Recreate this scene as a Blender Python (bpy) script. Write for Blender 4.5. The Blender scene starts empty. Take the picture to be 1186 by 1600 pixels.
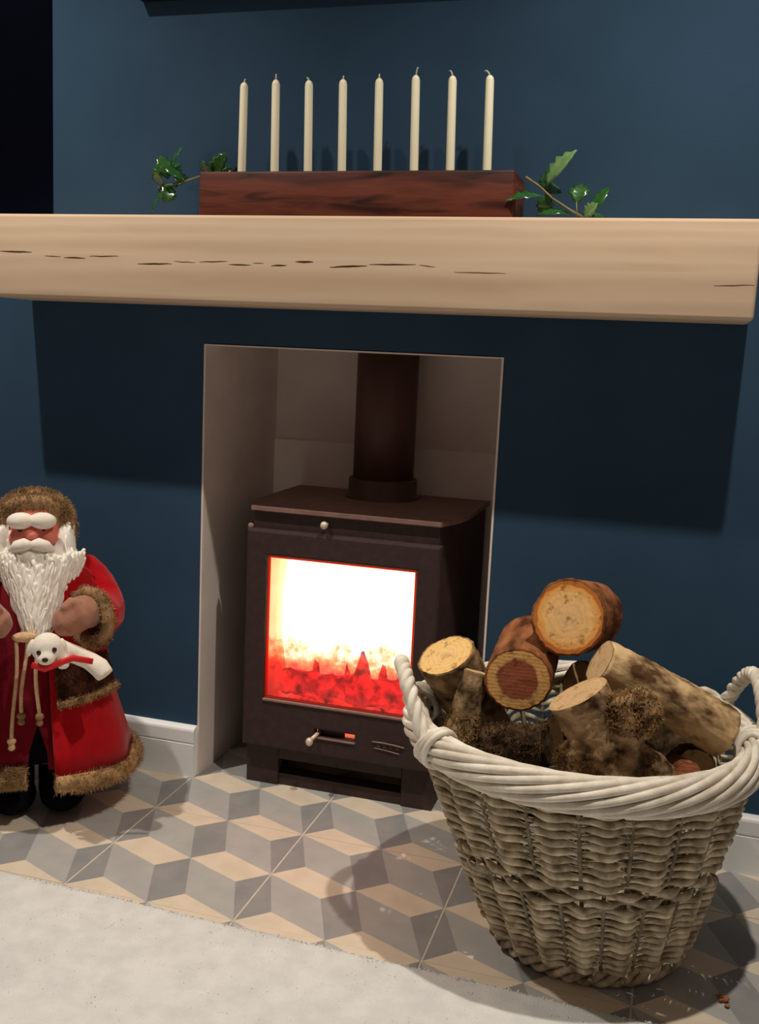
import bpy, bmesh, math, random
from mathutils import Vector, Matrix, noise, Euler

random.seed(7)
C = bpy.context.scene.collection
scene = bpy.context.scene
PI = math.pi

def lin(c):
    r = []
    for v in c[:3]:
        v = v / 255.0
        r.append(v / 12.92 if v <= 0.04045 else ((v + 0.055) / 1.055) ** 2.4)
    return (r[0], r[1], r[2], 1.0)

# ------------------------------------------------------------------ camera
F_PX = 1573.7
yaw, pitch, roll = math.radians(16.09), math.radians(8.909), math.radians(2.631)
fw = Vector((-math.sin(yaw) * math.cos(pitch), math.cos(yaw) * math.cos(pitch), -math.sin(pitch)))
r0 = Vector((math.cos(yaw), math.sin(yaw), 0.0))
u0 = r0.cross(fw)
rt = math.cos(roll) * r0 + math.sin(roll) * u0
up = -math.sin(roll) * r0 + math.cos(roll) * u0
cam_d = bpy.data.cameras.new('camera')
cam_d.sensor_fit = 'HORIZONTAL'
cam_d.sensor_width = 36.0
cam_d.lens = 36.0 * F_PX / 1186.0
cam_d.clip_start = 0.05
cam = bpy.data.objects.new('camera', cam_d)
C.objects.link(cam)
cam.matrix_world = Matrix(((rt.x, up.x, -fw.x, 0.940), (rt.y, up.y, -fw.y, -1.907), (rt.z, up.z, -fw.z, 0.930), (0, 0, 0, 1)))
scene.camera = cam

# ------------------------------------------------------------------ world, lamps, exposure
world = bpy.data.worlds.new('room_ambient')
scene.world = world
world.use_nodes = True
bg = world.node_tree.nodes['Background']
bg.inputs[0].default_value = (1.0, 0.75, 0.61, 1.0)
bg.inputs[1].default_value = 0.125

def downlight(x, y, watts):
    d = bpy.data.lights.new('ceiling_downlight', 'SPOT')
    d.energy = watts
    d.color = (1.0, 0.90, 0.77)
    d.spot_size = math.radians(116)
    d.spot_blend = 1.0
    d.shadow_soft_size = 0.022
    o = bpy.data.objects.new('ceiling_downlight', d)
    C.objects.link(o)
    o.location = (x, y, 2.4)
    return o
downlight(-0.515, -0.690, 108)
downlight(1.070, -0.690, 108)

scene.view_settings.view_transform = 'Standard'
scene.view_settings.look = 'None'
scene.view_settings.exposure = 0.0
scene.view_settings.gamma = 1.0
scene.view_settings.use_curve_mapping = False
try:
    scene.cycles.use_denoising = True
    scene.cycles.max_bounces = 8
    scene.cycles.transparent_max_bounces = 16
    scene.cycles.sample_clamp_indirect = 6.0
except Exception:
    pass

# ------------------------------------------------------------------ materials
def new_mat(name):
    m = bpy.data.materials.new(name)
    m.use_nodes = True
    return m, m.node_tree.nodes, m.node_tree.links, m.node_tree.nodes['Principled BSDF']

def coords(nodes, links, stretch=(1, 1, 1), kind='Object'):
    tc = nodes.new('ShaderNodeTexCoord')
    mp = nodes.new('ShaderNodeMapping')
    mp.inputs['Scale'].default_value = stretch
    links.new(tc.outputs[kind], mp.inputs['Vector'])
    return mp.outputs['Vector']

def ramp(nodes, stops, interp='LINEAR'):
    r = nodes.new('ShaderNodeValToRGB')
    r.color_ramp.interpolation = interp
    el = r.color_ramp.elements
    while len(el) < len(stops):
        el.new(0.5)
    for e, (p, c) in zip(el, stops):
        e.position = p
        e.color = c
    return r

def mat(name, c1, c2=None, scale=20.0, stretch=(1, 1, 1), rough=0.7, bump=0.0, bscale=None, metallic=0.0, spec=0.5,
        detail=6.0, lo=0.35, hi=0.65, distort=0.0, sheen=0.0):
    m, n, l, b = new_mat(name)
    b.inputs['Roughness'].default_value = rough
    b.inputs['Metallic'].default_value = metallic
    b.inputs['Specular IOR Level'].default_value = spec
    if sheen:
        b.inputs['Sheen Weight'].default_value = sheen
    v = coords(n, l, stretch)
    tx = n.new('ShaderNodeTexNoise')
    tx.inputs['Scale'].default_value = scale
    tx.inputs['Detail'].default_value = detail
    tx.inputs['Distortion'].default_value = distort
    l.new(v, tx.inputs['Vector'])
    r = ramp(n, [(lo, lin(c1)), (hi, lin(c2 or c1))])
    l.new(tx.outputs['Fac'], r.inputs['Fac'])
    l.new(r.outputs['Color'], b.inputs['Base Color'])
    if bump:
        t2 = n.new('ShaderNodeTexNoise')
        t2.inputs['Scale'].default_value = bscale or scale * 3
        t2.inputs['Detail'].default_value = 5
        l.new(v, t2.inputs['Vector'])
        bp = n.new('ShaderNodeBump')
        bp.inputs['Strength'].default_value = bump
        bp.inputs['Distance'].default_value = 0.004
        l.new(t2.outputs['Fac'], bp.inputs['Height'])
        l.new(bp.outputs['Normal'], b.inputs['Normal'])
    return m

def emit_mat(name, stops, strength, scale=8.0, stretch=(1, 1, 1)):
    m = bpy.data.materials.new(name)
    m.use_nodes = True
    n, l = m.node_tree.nodes, m.node_tree.links
    n.clear()
    out = n.new('ShaderNodeOutputMaterial')
    e = n.new('ShaderNodeEmission')
    v = coords(n, l, stretch)
    tx = n.new('ShaderNodeTexNoise')
    tx.inputs['Scale'].default_value = scale
    tx.inputs['Detail'].default_value = 5
    l.new(v, tx.inputs['Vector'])
    r = ramp(n, stops)
    l.new(tx.outputs['Fac'], r.inputs['Fac'])
    l.new(r.outputs['Color'], e.inputs['Color'])
    e.inputs['Strength'].default_value = strength
    l.new(e.outputs[0], out.inputs['Surface'])
    return m

def wood_mat(name, cols, scale, stretch, rough, bump=0.15, spec=0.4, wave=6.0):
    """long grain: stretched noise warped by a second noise, several tones"""
    m, n, l, b = new_mat(name)
    b.inputs['Roughness'].default_value = rough
    b.inputs['Specular IOR Level'].default_value = spec
    v = coords(n, l, stretch)
    t1 = n.new('ShaderNodeTexNoise')
    t1.inputs['Scale'].default_value = scale
    t1.inputs['Detail'].default_value = 8
    t1.inputs['Distortion'].default_value = 0.6
    l.new(v, t1.inputs['Vector'])
    wv = n.new('ShaderNodeTexWave')
    wv.wave_type = 'BANDS'
    wv.bands_direction = 'Z'
    wv.inputs['Scale'].default_value = wave
    wv.inputs['Distortion'].default_value = 7.0
    wv.inputs['Detail'].default_value = 4
    wv.inputs['Detail Scale'].default_value = 0.8
    l.new(v, wv.inputs['Vector'])
    mx = n.new('ShaderNodeMath')
    mx.operation = 'MULTIPLY_ADD'
    mx.inputs[1].default_value = 0.35
    l.new(wv.outputs['Fac'], mx.inputs[0])
    m2 = n.new('ShaderNodeMath')
    m2.operation = 'MULTIPLY'
    m2.inputs[1].default_value = 0.65
    l.new(t1.outputs['Fac'], m2.inputs[0])
    l.new(m2.outputs[0], mx.inputs[2])
    k = len(cols) - 1
    r = ramp(n, [(0.25 + 0.5 * i / k, lin(c)) for i, c in enumerate(cols)])
    l.new(mx.outputs[0], r.inputs['Fac'])
    l.new(r.outputs['Color'], b.inputs['Base Color'])
    bp = n.new('ShaderNodeBump')
    bp.inputs['Strength'].default_value = bump
    bp.inputs['Distance'].default_value = 0.002
    l.new(mx.outputs[0], bp.inputs['Height'])
    l.new(bp.outputs['Normal'], b.inputs['Normal'])
    return m

def face_mat(name, stops, wscale=60.0, crack=0.5, streak=False):
    """sawn log end: rings about the local z axis, radial stops by distance / radius (object coords are metres / 0.05)"""
    m, n, l, b = new_mat(name)
    b.inputs['Roughness'].default_value = 0.85
    b.inputs['Specular IOR Level'].default_value = 0.15
    tc = n.new('ShaderNodeTexCoord')
    sep = n.new('ShaderNodeSeparateXYZ')
    nz = n.new('ShaderNodeTexNoise')
    nz.inputs['Scale'].default_value = 45
    nz.inputs['Detail'].default_value = 6
    l.new(tc.outputs['Object'], nz.inputs['Vector'])
    l.new(tc.outputs['Object'], sep.inputs[0])
    ln = n.new('ShaderNodeVectorMath')
    ln.operation = 'LENGTH'
    cx = n.new('ShaderNodeCombineXYZ')
    l.new(sep.outputs['X'], cx.inputs['X'])
    l.new(sep.outputs['Y'], cx.inputs['Y'])
    l.new(cx.outputs[0], ln.inputs[0])
    sc = n.new('ShaderNodeMath')
    sc.operation = 'MULTIPLY'
    sc.inputs[1].default_value = 20.0        # 1.0 at 5 cm
    l.new(ln.outputs['Value'], sc.inputs[0])
    ad = n.new('ShaderNodeMath')
    ad.operation = 'MULTIPLY_ADD'
    ad.inputs[1].default_value = 0.28
    l.new(nz.outputs['Fac'], ad.inputs[0])
    l.new(sc.outputs[0], ad.inputs[2])
    sb = n.new('ShaderNodeMath')
    sb.operation = 'SUBTRACT'
    sb.inputs[1].default_value = 0.14
    l.new(ad.outputs[0], sb.inputs[0])
    r = ramp(n, [(p, lin(c)) for p, c in stops])
    l.new(sb.outputs[0], r.inputs['Fac'])
    # fine darkening: growth rings + saw streaks / blotches
    wv = n.new('ShaderNodeTexWave')
    wv.wave_type = 'BANDS' if streak else 'RINGS'
    if streak:
        wv.bands_direction = 'Y'
    else:
        wv.rings_direction = 'Z'
    wv.inputs['Scale'].default_value = wscale
    wv.inputs['Distortion'].default_value = 9.0 if not streak else 5.0
    wv.inputs['Detail'].default_value = 3
    wv.inputs['Detail Scale'].default_value = 1.6
    l.new(tc.outputs['Object'], wv.inputs['Vector'])
    r2 = ramp(n, [(0.0, (0.90, 0.86, 0.82, 1) if not streak else (0.62, 0.54, 0.50, 1)), (crack, (1, 1, 1, 1))])
    l.new(wv.outputs['Fac'], r2.inputs['Fac'])
    n3 = n.new('ShaderNodeTexNoise')
    n3.inputs['Scale'].default_value = 48
    n3.inputs['Detail'].default_value = 8
    n3.inputs['Roughness'].default_value = 0.7
    l.new(tc.outputs['Object'], n3.inputs['Vector'])
    r3 = ramp(n, [(0.37, (0.30, 0.19, 0.12, 1)), (0.46, (1, 1, 1, 1))])
    l.new(n3.outputs['Fac'], r3.inputs['Fac'])
    mA = n.new('ShaderNodeMixRGB')
    mA.blend_type = 'MULTIPLY'
    mA.inputs[0].default_value = 0.8
    l.new(r.outputs['Color'], mA.inputs[1])
    l.new(r2.outputs['Color'], mA.inputs[2])
    mB = n.new('ShaderNodeMixRGB')
    mB.blend_type = 'MULTIPLY'
    mB.inputs[0].default_value = 0.75
    l.new(mA.outputs[0], mB.inputs[1])
    l.new(r3.outputs['Color'], mB.inputs[2])
    l.new(mB.outputs[0], b.inputs['Base Color'])
    bp = n.new('ShaderNodeBump')
    bp.inputs['Strength'].default_value = 0.4
    bp.inputs['Distance'].default_value = 0.002
    l.new(n3.outputs['Fac'], bp.inputs['Height'])
    l.new(bp.outputs['Normal'], b.inputs['Normal'])
    return m

M = {}
M['wall'] = mat('navy_wall_paint', (42, 69, 94), (46, 74, 100), scale=6, rough=0.85, bump=0.06, bscale=260, spec=0.25)
M['recess'] = mat('shaded_recess_navy', (40, 46, 76), (45, 52, 84), scale=6, rough=0.9, spec=0.15)  # navy darkened so the recess shade is in the colour
M['plaster'] = mat('bare_plaster', (222, 210, 204), (232, 221, 215), scale=9, rough=0.9, bump=0.12, bscale=120, spec=0.2)
M['plaster_low'] = mat('paler_board', (236, 228, 222), (243, 236, 230), scale=9, rough=0.9, bump=0.1, bscale=120, spec=0.2)
M['skirt'] = mat('white_satin_paint', (246, 251, 255), (249, 253, 255), scale=5, rough=0.45, spec=0.4)
M['grout'] = mat('pale_grout', (212, 203, 192), (198, 189, 178), scale=90, rough=0.95, spec=0.1)
M['tile_cream'] = mat('tile_cream', (214, 200, 180), (226, 212, 193), scale=16, rough=0.5, spec=0.3, bump=0.03, bscale=90)
M['tile_light'] = mat('tile_light_grey', (168, 169, 168), (180, 179, 176), scale=16, rough=0.5, spec=0.3, bump=0.03, bscale=90)
M['tile_dark'] = mat('tile_dark_grey', (138, 140, 142), (152, 151, 150), scale=16, rough=0.5, spec=0.3, bump=0.03, bscale=90)
M['rug'] = mat('cream_wool', (216, 218, 218), (229, 231, 230), scale=26, rough=1.0, bump=0.5, bscale=330, spec=0.05, sheen=0.2)
M['oak'] = wood_mat('pale_oak', [(198, 172, 146), (212, 187, 160), (218, 195, 170), (204, 179, 152)], 5.0, (0.35, 3.0, 3.0), 0.6, 0.1, 0.25, 1.6)
M['oak_crack'] = mat('crack_brown', (92, 58, 34), (70, 42, 24), scale=60, rough=0.9, spec=0.1)  # dark brown of the cracks in the oak
M['mahogany'] = wood_mat('dark_red_wood', [(34, 15, 12), (84, 40, 31), (112, 57, 42), (54, 24, 19)], 16.0, (0.45, 3.0, 3.4), 0.55, 0.2, 0.3, 1.2)
M['wax'] = mat('ivory_wax', (250, 245, 212), (252, 248, 220), scale=30, rough=0.5, spec=0.4)
M['wick'] = mat('cotton_wick', (226, 222, 205), (200, 194, 172), scale=200, rough=0.9)
M['iron'] = mat('black_brown_cast_iron', (54, 40, 40), (64, 47, 46), scale=60, rough=0.62, bump=0.15, bscale=420, spec=0.35)
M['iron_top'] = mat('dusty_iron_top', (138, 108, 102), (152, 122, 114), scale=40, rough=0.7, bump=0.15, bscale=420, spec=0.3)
M['flue'] = mat('enamel_flue_pipe', (80, 55, 49), (94, 66, 59), scale=24, stretch=(1, 1, 0.25), rough=0.5, bump=0.06, bscale=160, spec=0.4)
M['steel'] = mat('brushed_steel', (222, 206, 184), (232, 218, 198), scale=80, rough=0.45, metallic=0.25)
M['brick_lining'] = mat('fire_lining', (240, 222, 190), (224, 200, 164), scale=20, rough=0.95)
M['wicker'] = mat('grey_weathered_willow', (138, 122, 96), (240, 229, 204), scale=52, rough=0.75, bump=0.3, bscale=240, spec=0.25, lo=0.3, hi=0.7)
M['stake'] = mat('dull_willow_stake', (104, 96, 80), (150, 140, 120), scale=60, rough=0.85, bump=0.3, bscale=240, spec=0.15)
M['wicker_rim'] = mat('pale_washed_willow', (222, 212, 194), (248, 243, 232), scale=40, rough=0.6, bump=0.15, bscale=200, spec=0.3, lo=0.3, hi=0.65)
def vary(m, lo, hi):
    n, l = m.node_tree.nodes, m.node_tree.links
    b = n['Principled BSDF']
    src = b.inputs['Base Color'].links[0].from_socket
    oi = n.new('ShaderNodeObjectInfo')
    r = ramp(n, [(0.0, lo), (1.0, hi)])
    l.new(oi.outputs['Random'], r.inputs['Fac'])
    mx = n.new('ShaderNodeMixRGB')
    mx.blend_type = 'MULTIPLY'
    mx.inputs[0].default_value = 1.0
    l.new(src, mx.inputs[1])
    l.new(r.outputs['Color'], mx.inputs[2])
    l.new(mx.outputs[0], b.inputs['Base Color'])
vary(M['wicker'], (0.70, 0.68, 0.66, 1), (1.0, 0.98, 0.94, 1))
vary(M['wicker_rim'], (0.80, 0.78, 0.75, 1), (1.0, 1.0, 1.0, 1))
M['bark_red'] = mat('reddish_bark', (84, 46, 28), (164, 106, 68), scale=44, stretch=(1, 1, 0.3), rough=0.9, bump=0.6, bscale=70, spec=0.15)
M['bark_grey'] = mat('grey_brown_bark', (58, 42, 30), (168, 140, 106), scale=38, rough=0.95, bump=0.9, bscale=90, spec=0.1)
M['bark_birch'] = mat('pale_birch_bark', (92, 64, 42), (216, 184, 138), scale=36, stretch=(1, 1, 0.6), rough=0.85, bump=0.6, bscale=90, spec=0.15, lo=0.36, hi=0.56, detail=9)
M['bark_dark'] = mat('mossy_dark_bark', (34, 26, 20), (92, 72, 52), scale=40, rough=1.0, bump=1.0, bscale=110, spec=0.1)
M['bark_knot'] = mat('knotty_bark', (62, 43, 30), (178, 146, 110), scale=34, rough=0.95, bump=0.9, bscale=90, spec=0.1, detail=9)
M['moss'] = mat('dry_moss', (84, 62, 40), (172, 136, 88), scale=70, rough=1.0, spec=0.1)
M['moss_dark'] = mat('dark_moss', (46, 34, 26), (112, 86, 60), scale=70, rough=1.0, spec=0.1)
M['face_yellow'] = face_mat('pale_sawn_end', [(0.0, (216, 172, 118)), (0.25, (240, 202, 140)), (0.86, (242, 200, 130)), (1.0, (166, 112, 68))], 40)
M['face_orange'] = face_mat('orange_sawn_end', [(0.0, (170, 124, 84)), (0.10, (240, 198, 142)), (0.75, (246, 198, 130)), (0.96, (240, 166, 84)), (1.0, (196, 122, 62))], 30)
M['face_heart'] = face_mat('heartwood_sawn_end', [(0.0, (172, 104, 76)), (0.60, (166, 98, 70)), (0.68, (240, 192, 126)), (0.93, (244, 190, 116)), (1.0, (190, 118, 68))], 55, 0.45, True)
M['face_pale'] = face_mat('pale_dry_sawn_end', [(0.0, (202, 170, 128)), (0.8, (208, 174, 130)), (1.0, (168, 124, 84))], 40)
M['skin'] = mat('painted_doll_skin', (214, 112, 100), (226, 132, 116), scale=30, rough=0.6, spec=0.3)
M['eye'] = mat('dark_eye', (40, 22, 18), (50, 28, 22), rough=0.2)
M['felt_white'] = mat('white_felt', (240, 232, 218), (246, 240, 228), scale=80, rough=1.0, bump=0.25, bscale=500, spec=0.1, sheen=0.3)
M['beard'] = mat('white_doll_hair', (244, 238, 226), (252, 249, 243), scale=60, stretch=(1, 1, 0.2), rough=0.7, spec=0.3)
M['red'] = mat('bright_red_felt', (164, 6, 20), (176, 8, 24), scale=50, rough=0.95, bump=0.2, bscale=500, spec=0.1, sheen=0.15)
M['maroon'] = mat('deep_red_felt', (104, 6, 24), (118, 8, 28), scale=50, rough=0.95, bump=0.2, bscale=500, spec=0.1, sheen=0.15)
M['black_cloth'] = mat('black_cloth', (14, 13, 18), (22, 20, 26), scale=60, rough=1.0, spec=0.05)
M['fur'] = mat('tan_fur', (142, 112, 76), (196, 162, 118), scale=45, rough=0.9, spec=0.15)
M['fur_brown'] = mat('brown_fur', (118, 92, 64), (172, 138, 100), scale=45, rough=0.9, spec=0.15)
M['fur_dark'] = mat('dark_brown_fur', (54, 30, 24), (84, 50, 38), scale=45, rough=1.0, spec=0.1)
M['suede'] = mat('brown_suede', (150, 104, 84), (172, 122, 100), scale=50, rough=1.0, bump=0.2, bscale=400, spec=0.08, sheen=0.3)
M['cord'] = mat('beige_cord', (198, 162, 122), (216, 182, 142), scale=120, rough=0.95, bump=0.5, bscale=300, spec=0.1)
M['ribbon'] = mat('red_ribbon', (214, 20, 26), (222, 26, 30), scale=50, rough=0.6)
M['leaf'] = mat('holly_leaf_green', (30, 74, 30), (52, 104, 46), scale=60, rough=0.2, spec=0.8)
M['leaf_back'] = mat('holly_leaf_pale_green', (92, 128, 74), (112, 146, 90), scale=60, rough=0.45, spec=0.4)
M['twig'] = mat('holly_twig', (124, 116, 62), (146, 132, 78), scale=80, rough=0.8)
M['crumb'] = mat('bark_crumb', (132, 84, 50), (168, 112, 70), scale=90, rough=1.0)
M['frame_black'] = mat('black_frame', (12, 11, 14), (16, 14, 18), scale=40, rough=0.5)
M['picture'] = mat('dark_print', (20, 22, 30), (34, 36, 44), scale=6, rough=0.6)

# fire
M['flame'] = emit_mat('flame', [(0.28, (1.0, 0.68, 0.36, 1)), (0.55, (1.0, 0.80, 0.55, 1))], 3.1, 9, (1, 1, 0.5))
M['ember'] = emit_mat('ember', [(0.30, (0.16, 0.03, 0.03, 1)), (0.46, (0.70, 0.15, 0.12, 1)), (0.60, (1.0, 0.30, 0.22, 1)), (0.72, (1.0, 0.62, 0.42, 1))], 1.7, 34)
M['glow_log'] = emit_mat('glowing_log', [(0.32, (0.12, 0.03, 0.03, 1)), (0.52, (0.66, 0.13, 0.12, 1)), (0.66, (1.0, 0.27, 0.22, 1))], 1.5, 40)

def glow_rim_mat():  # red translucent colour stands in for fire glow at the glass edge
    m = bpy.data.materials.new('red_glow_rim')
    m.use_nodes = True
    n, l = m.node_tree.nodes, m.node_tree.links
    n.clear()
    out = n.new('ShaderNodeOutputMaterial')
    a = n.new('ShaderNodeBsdfTranslucent')
    a.inputs['Color'].default_value = (1.0, 0.16, 0.10, 1)
    c = n.new('ShaderNodeBsdfDiffuse')
    c.inputs['Color'].default_value = (0.75, 0.10, 0.06, 1)
    x = n.new('ShaderNodeMixShader')
    x.inputs[0].default_value = 0.25
    l.new(a.outputs[0], x.inputs[1])
    l.new(c.outputs[0], x.inputs[2])
    l.new(x.outputs[0], out.inputs['Surface'])
    return m
M['glow_rim'] = glow_rim_mat()

def glass_mat():
    m = bpy.data.materials.new('sooty_stove_glass')
    m.use_nodes = True
    n, l = m.node_tree.nodes, m.node_tree.links
    n.clear()
    out = n.new('ShaderNodeOutputMaterial')
    tr = n.new('ShaderNodeBsdfTransparent')
    gl = n.new('ShaderNodeBsdfGlossy')
    gl.inputs['Roughness'].default_value = 0.15
    gl.inputs['Color'].default_value = (0.8, 0.8, 0.8, 1)
    soot = n.new('ShaderNodeBsdfDiffuse')
    soot.inputs['Color'].default_value = (0.05, 0.02, 0.015, 1)
    tc = n.new('ShaderNodeTexCoord')
    sep = n.new('ShaderNodeSeparateXYZ')
    l.new(tc.outputs['Generated'], sep.inputs[0])
    nz = n.new('ShaderNodeTexNoise')
    nz.inputs['Scale'].default_value = 26
    nz.inputs['Detail'].default_value = 10
    nz.inputs['Roughness'].default_value = 0.72
    l.new(tc.outputs['Object'], nz.inputs['Vector'])
    low = ramp(n, [(0.0, (1, 1, 1, 1)), (0.20, (0.6, 0.6, 0.6, 1)), (0.48, (0, 0, 0, 1))])
    l.new(sep.outputs['Z'], low.inputs['Fac'])
    tint = ramp(n, [(0.0, (0.80, 0.30, 0.30, 1)), (0.20, (1.0, 0.20, 0.20, 1)), (0.30, (1.0, 0.40, 0.30, 1)), (0.42, (1, 1, 1, 1))])
    ta = n.new('ShaderNodeMath')
    ta.operation = 'MULTIPLY_ADD'
    ta.inputs[1].default_value = -0.55
    l.new(nz.outputs['Fac'], ta.inputs[0])
    tb = n.new('ShaderNodeMath')
    tb.operation = 'ADD'
    tb.inputs[1].default_value = 0.275
    l.new(sep.outputs['Z'], tb.inputs[0])
    l.new(tb.outputs[0], ta.inputs[2])
    l.new(ta.outputs[0], tint.inputs['Fac'])
    l.new(tint.outputs['Color'], tr.inputs['Color'])
    thr = ramp(n, [(0.58, (0, 0, 0, 1)), (0.66, (1, 1, 1, 1))])
    l.new(nz.outputs['Fac'], thr.inputs['Fac'])
    mu = n.new('ShaderNodeMath')
    mu.operation = 'MULTIPLY'
    l.new(low.outputs['Color'], mu.inputs[0])
    l.new(thr.outputs['Color'], mu.inputs[1])
    m2 = n.new('ShaderNodeMath')
    m2.operation = 'MULTIPLY'
    m2.inputs[1].default_value = 0.55
    l.new(mu.outputs[0], m2.inputs[0])
    fr = n.new('ShaderNodeMixShader')
    fr.inputs[0].default_value = 0.05
    l.new(tr.outputs[0], fr.inputs[1])
    l.new(gl.outputs[0], fr.inputs[2])
    mx = n.new('ShaderNodeMixShader')
    l.new(m2.outputs[0], mx.inputs[0])
    l.new(fr.outputs[0], mx.inputs[1])
    l.new(soot.outputs[0], mx.inputs[2])
    l.new(mx.outputs[0], out.inputs['Surface'])
    return m
M['glass'] = glass_mat()

# ------------------------------------------------------------------ mesh helpers
def link(name, me, parent=None, mats=None, smooth=False):
    for m in (mats or []):
        me.materials.append(m)
    if smooth:
        for p in me.polygons:
            p.use_smooth = True
    o = bpy.data.objects.new(name, me)
    C.objects.link(o)
    if parent is not None:
        o.parent = parent
    return o

class MB:
    def __init__(self):
        self.v, self.f, self.m = [], [], []
    def add(self, vs, fs, mi=0):
        b = len(self.v)
        self.v.extend([tuple(x) for x in vs])
        self.f.extend([tuple(b + i for i in f) for f in fs])
        self.m.extend([mi] * len(fs))
        return self
    def box(self, a, b, mi=0):
        x0, y0, z0 = a
        x1, y1, z1 = b
        return self.add([(x0, y0, z0), (x1, y0, z0), (x1, y1, z0), (x0, y1, z0), (x0, y0, z1), (x1, y0, z1), (x1, y1, z1), (x0, y1, z1)],
                        [(0, 3, 2, 1), (4, 5, 6, 7), (0, 1, 5, 4), (1, 2, 6, 5), (2, 3, 7, 6), (3, 0, 4, 7)], mi)
    def tube(self, path, radii, n=8, cap=True, mi=0, closed=False, flat=1.0):
        path = [Vector(p) for p in path]
        k = len(path)
        if not hasattr(radii, '__len__'):
            radii = [radii] * k
        vs, fs = [], []
        ref = None
        for i in range(k):
            if closed:
                t = path[(i + 1) % k] - path[i - 1]
            else:
                t = path[min(i + 1, k - 1)] - path[max(i - 1, 0)]
            if t.length < 1e-9:
                t = Vector((0, 0, 1))
            t.normalize()
            if ref is None:
                ref = Vector((0, 0, 1)) if abs(t.z) < 0.9 else Vector((1, 0, 0))
            a = ref - t * ref.dot(t)
            if a.length < 1e-6:
                a = t.orthogonal()
            a.normalize()
            ref = a
            b = t.cross(a)
            for j in range(n):
                an = 2 * PI * j / n
                vs.append(path[i] + (a * math.cos(an) + b * math.sin(an) * flat) * radii[i])
        m = k if closed else k - 1
        for i in range(m):
            for j in range(n):
                p, q = i * n, ((i + 1) % k) * n
                fs.append((p + j, p + (j + 1) % n, q + (j + 1) % n, q + j))
        if cap and not closed:
            fs.append(tuple(range(n - 1, -1, -1)))
            fs.append(tuple((k - 1) * n + j for j in range(n)))
        return self.add(vs, fs, mi)
    def ellipsoid(self, c, r, rot=None, nu=16, nv=10, mi=0):
        R = rot.to_matrix() if isinstance(rot, Euler) else (rot or Matrix.Identity(3))
        c = Vector(c)
        vs = [c + R @ Vector((0, 0, r[2]))]
        for i in range(1, nv):
            ph = PI * i / nv
            for j in range(nu):
                th = 2 * PI * j / nu
                vs.append(c + R @ Vector((r[0] * math.sin(ph) * math.cos(th), r[1] * math.sin(ph) * math.sin(th), r[2] * math.cos(ph))))
        vs.append(c + R @ Vector((0, 0, -r[2])))
        fs = [(0, 1 + j, 1 + (j + 1) % nu) for j in range(nu)]
        for i in range(nv - 2):
            for j in range(nu):
                a, b = 1 + i * nu, 1 + (i + 1) * nu
                fs.append((a + j, b + j, b + (j + 1) % nu, a + (j + 1) % nu))
        e = len(vs) - 1
        a = 1 + (nv - 2) * nu
        fs += [(a + j, e, a + (j + 1) % nu) for j in range(nu)]
        return self.add(vs, fs, mi)
    def lathe(self, prof, c=(0, 0, 0), n=32, mi=0, cap=True):
        c = Vector(c)
        vs, fs = [], []
        for r, z in prof:
            for j in range(n):
                a = 2 * PI * j / n
                vs.append(c + Vector((r * math.cos(a), r * math.sin(a), z)))
        for i in range(len(prof) - 1):
            for j in range(n):
                fs.append((i * n + j, i * n + (j + 1) % n, (i + 1) * n + (j + 1) % n, (i + 1) * n + j))
        if cap:
            fs.append(tuple(range(n - 1, -1, -1)))
            fs.append(tuple((len(prof) - 1) * n + j for j in range(n)))
        return self.add(vs, fs, mi)
    def prism(self, poly, z0, z1, mi=0):
        """poly: list of (x, y) counter-clockwise, extruded in z"""
        n = len(poly)
        vs = [(x, y, z0) for x, y in poly] + [(x, y, z1) for x, y in poly]
        fs = [tuple(range(n - 1, -1, -1)), tuple(range(n, 2 * n))]
        fs += [(i, (i + 1) % n, n + (i + 1) % n, n + i) for i in range(n)]
        return self.add(vs, fs, mi)
    def mesh(self, name):
        me = bpy.data.meshes.new(name)
        me.from_pydata([tuple(v) for v in self.v], [], self.f)
        for p, mi in zip(me.polygons, self.m):
            p.material_index = mi
        me.update()
        return me
    def build(self, name, mats, parent=None, smooth=False, bevel=0.0, seg=2):
        me = self.mesh(name)
        if not isinstance(mats, (list, tuple)):
            mats = [mats]
        if bevel:
            bm = bmesh.new()
            bm.from_mesh(me)
            es = [e for e in bm.edges if len(e.link_faces) == 2 and e.calc_face_angle(0) > 0.6]
            bmesh.ops.bevel(bm, geom=es, offset=bevel, segments=seg, profile=0.5, affect='EDGES', clamp_overlap=True)
            bm.to_mesh(me)
            bm.free()
        return link(name, me, parent, mats, smooth)

def props(o, label=None, cat=None, group=None, kind=None):
    for k, v in (('label', label), ('category', cat), ('group', group), ('kind', kind)):
        if v:
            o[k] = v
    return o

def thing(name, label, cat, loc=(0, 0, 0), rotz=0.0, group=None):
    o = bpy.data.objects.new(name, None)
    o.empty_display_size = 0.05
    C.objects.link(o)
    o.location = loc
    o.rotation_euler = (0, 0, rotz)
    return props(o, label, cat, group)

def struct(o):
    o['kind'] = 'structure'
    return o

def fuse(mb, voxel, smooth_it=4):
    """one continuous surface out of overlapping pieces"""
    me = mb.mesh('tmp')
    o = bpy.data.objects.new('tmp', me)
    C.objects.link(o)
    md = o.modifiers.new('r', 'REMESH')
    md.mode = 'VOXEL'
    md.voxel_size = voxel
    if smooth_it:
        s = o.modifiers.new('s', 'SMOOTH')
        s.factor = 0.5
        s.iterations = smooth_it
    dg = bpy.context.evaluated_depsgraph_get()
    res = bpy.data.meshes.new_from_object(o.evaluated_get(dg))
    bpy.data.objects.remove(o)
    return res

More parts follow.
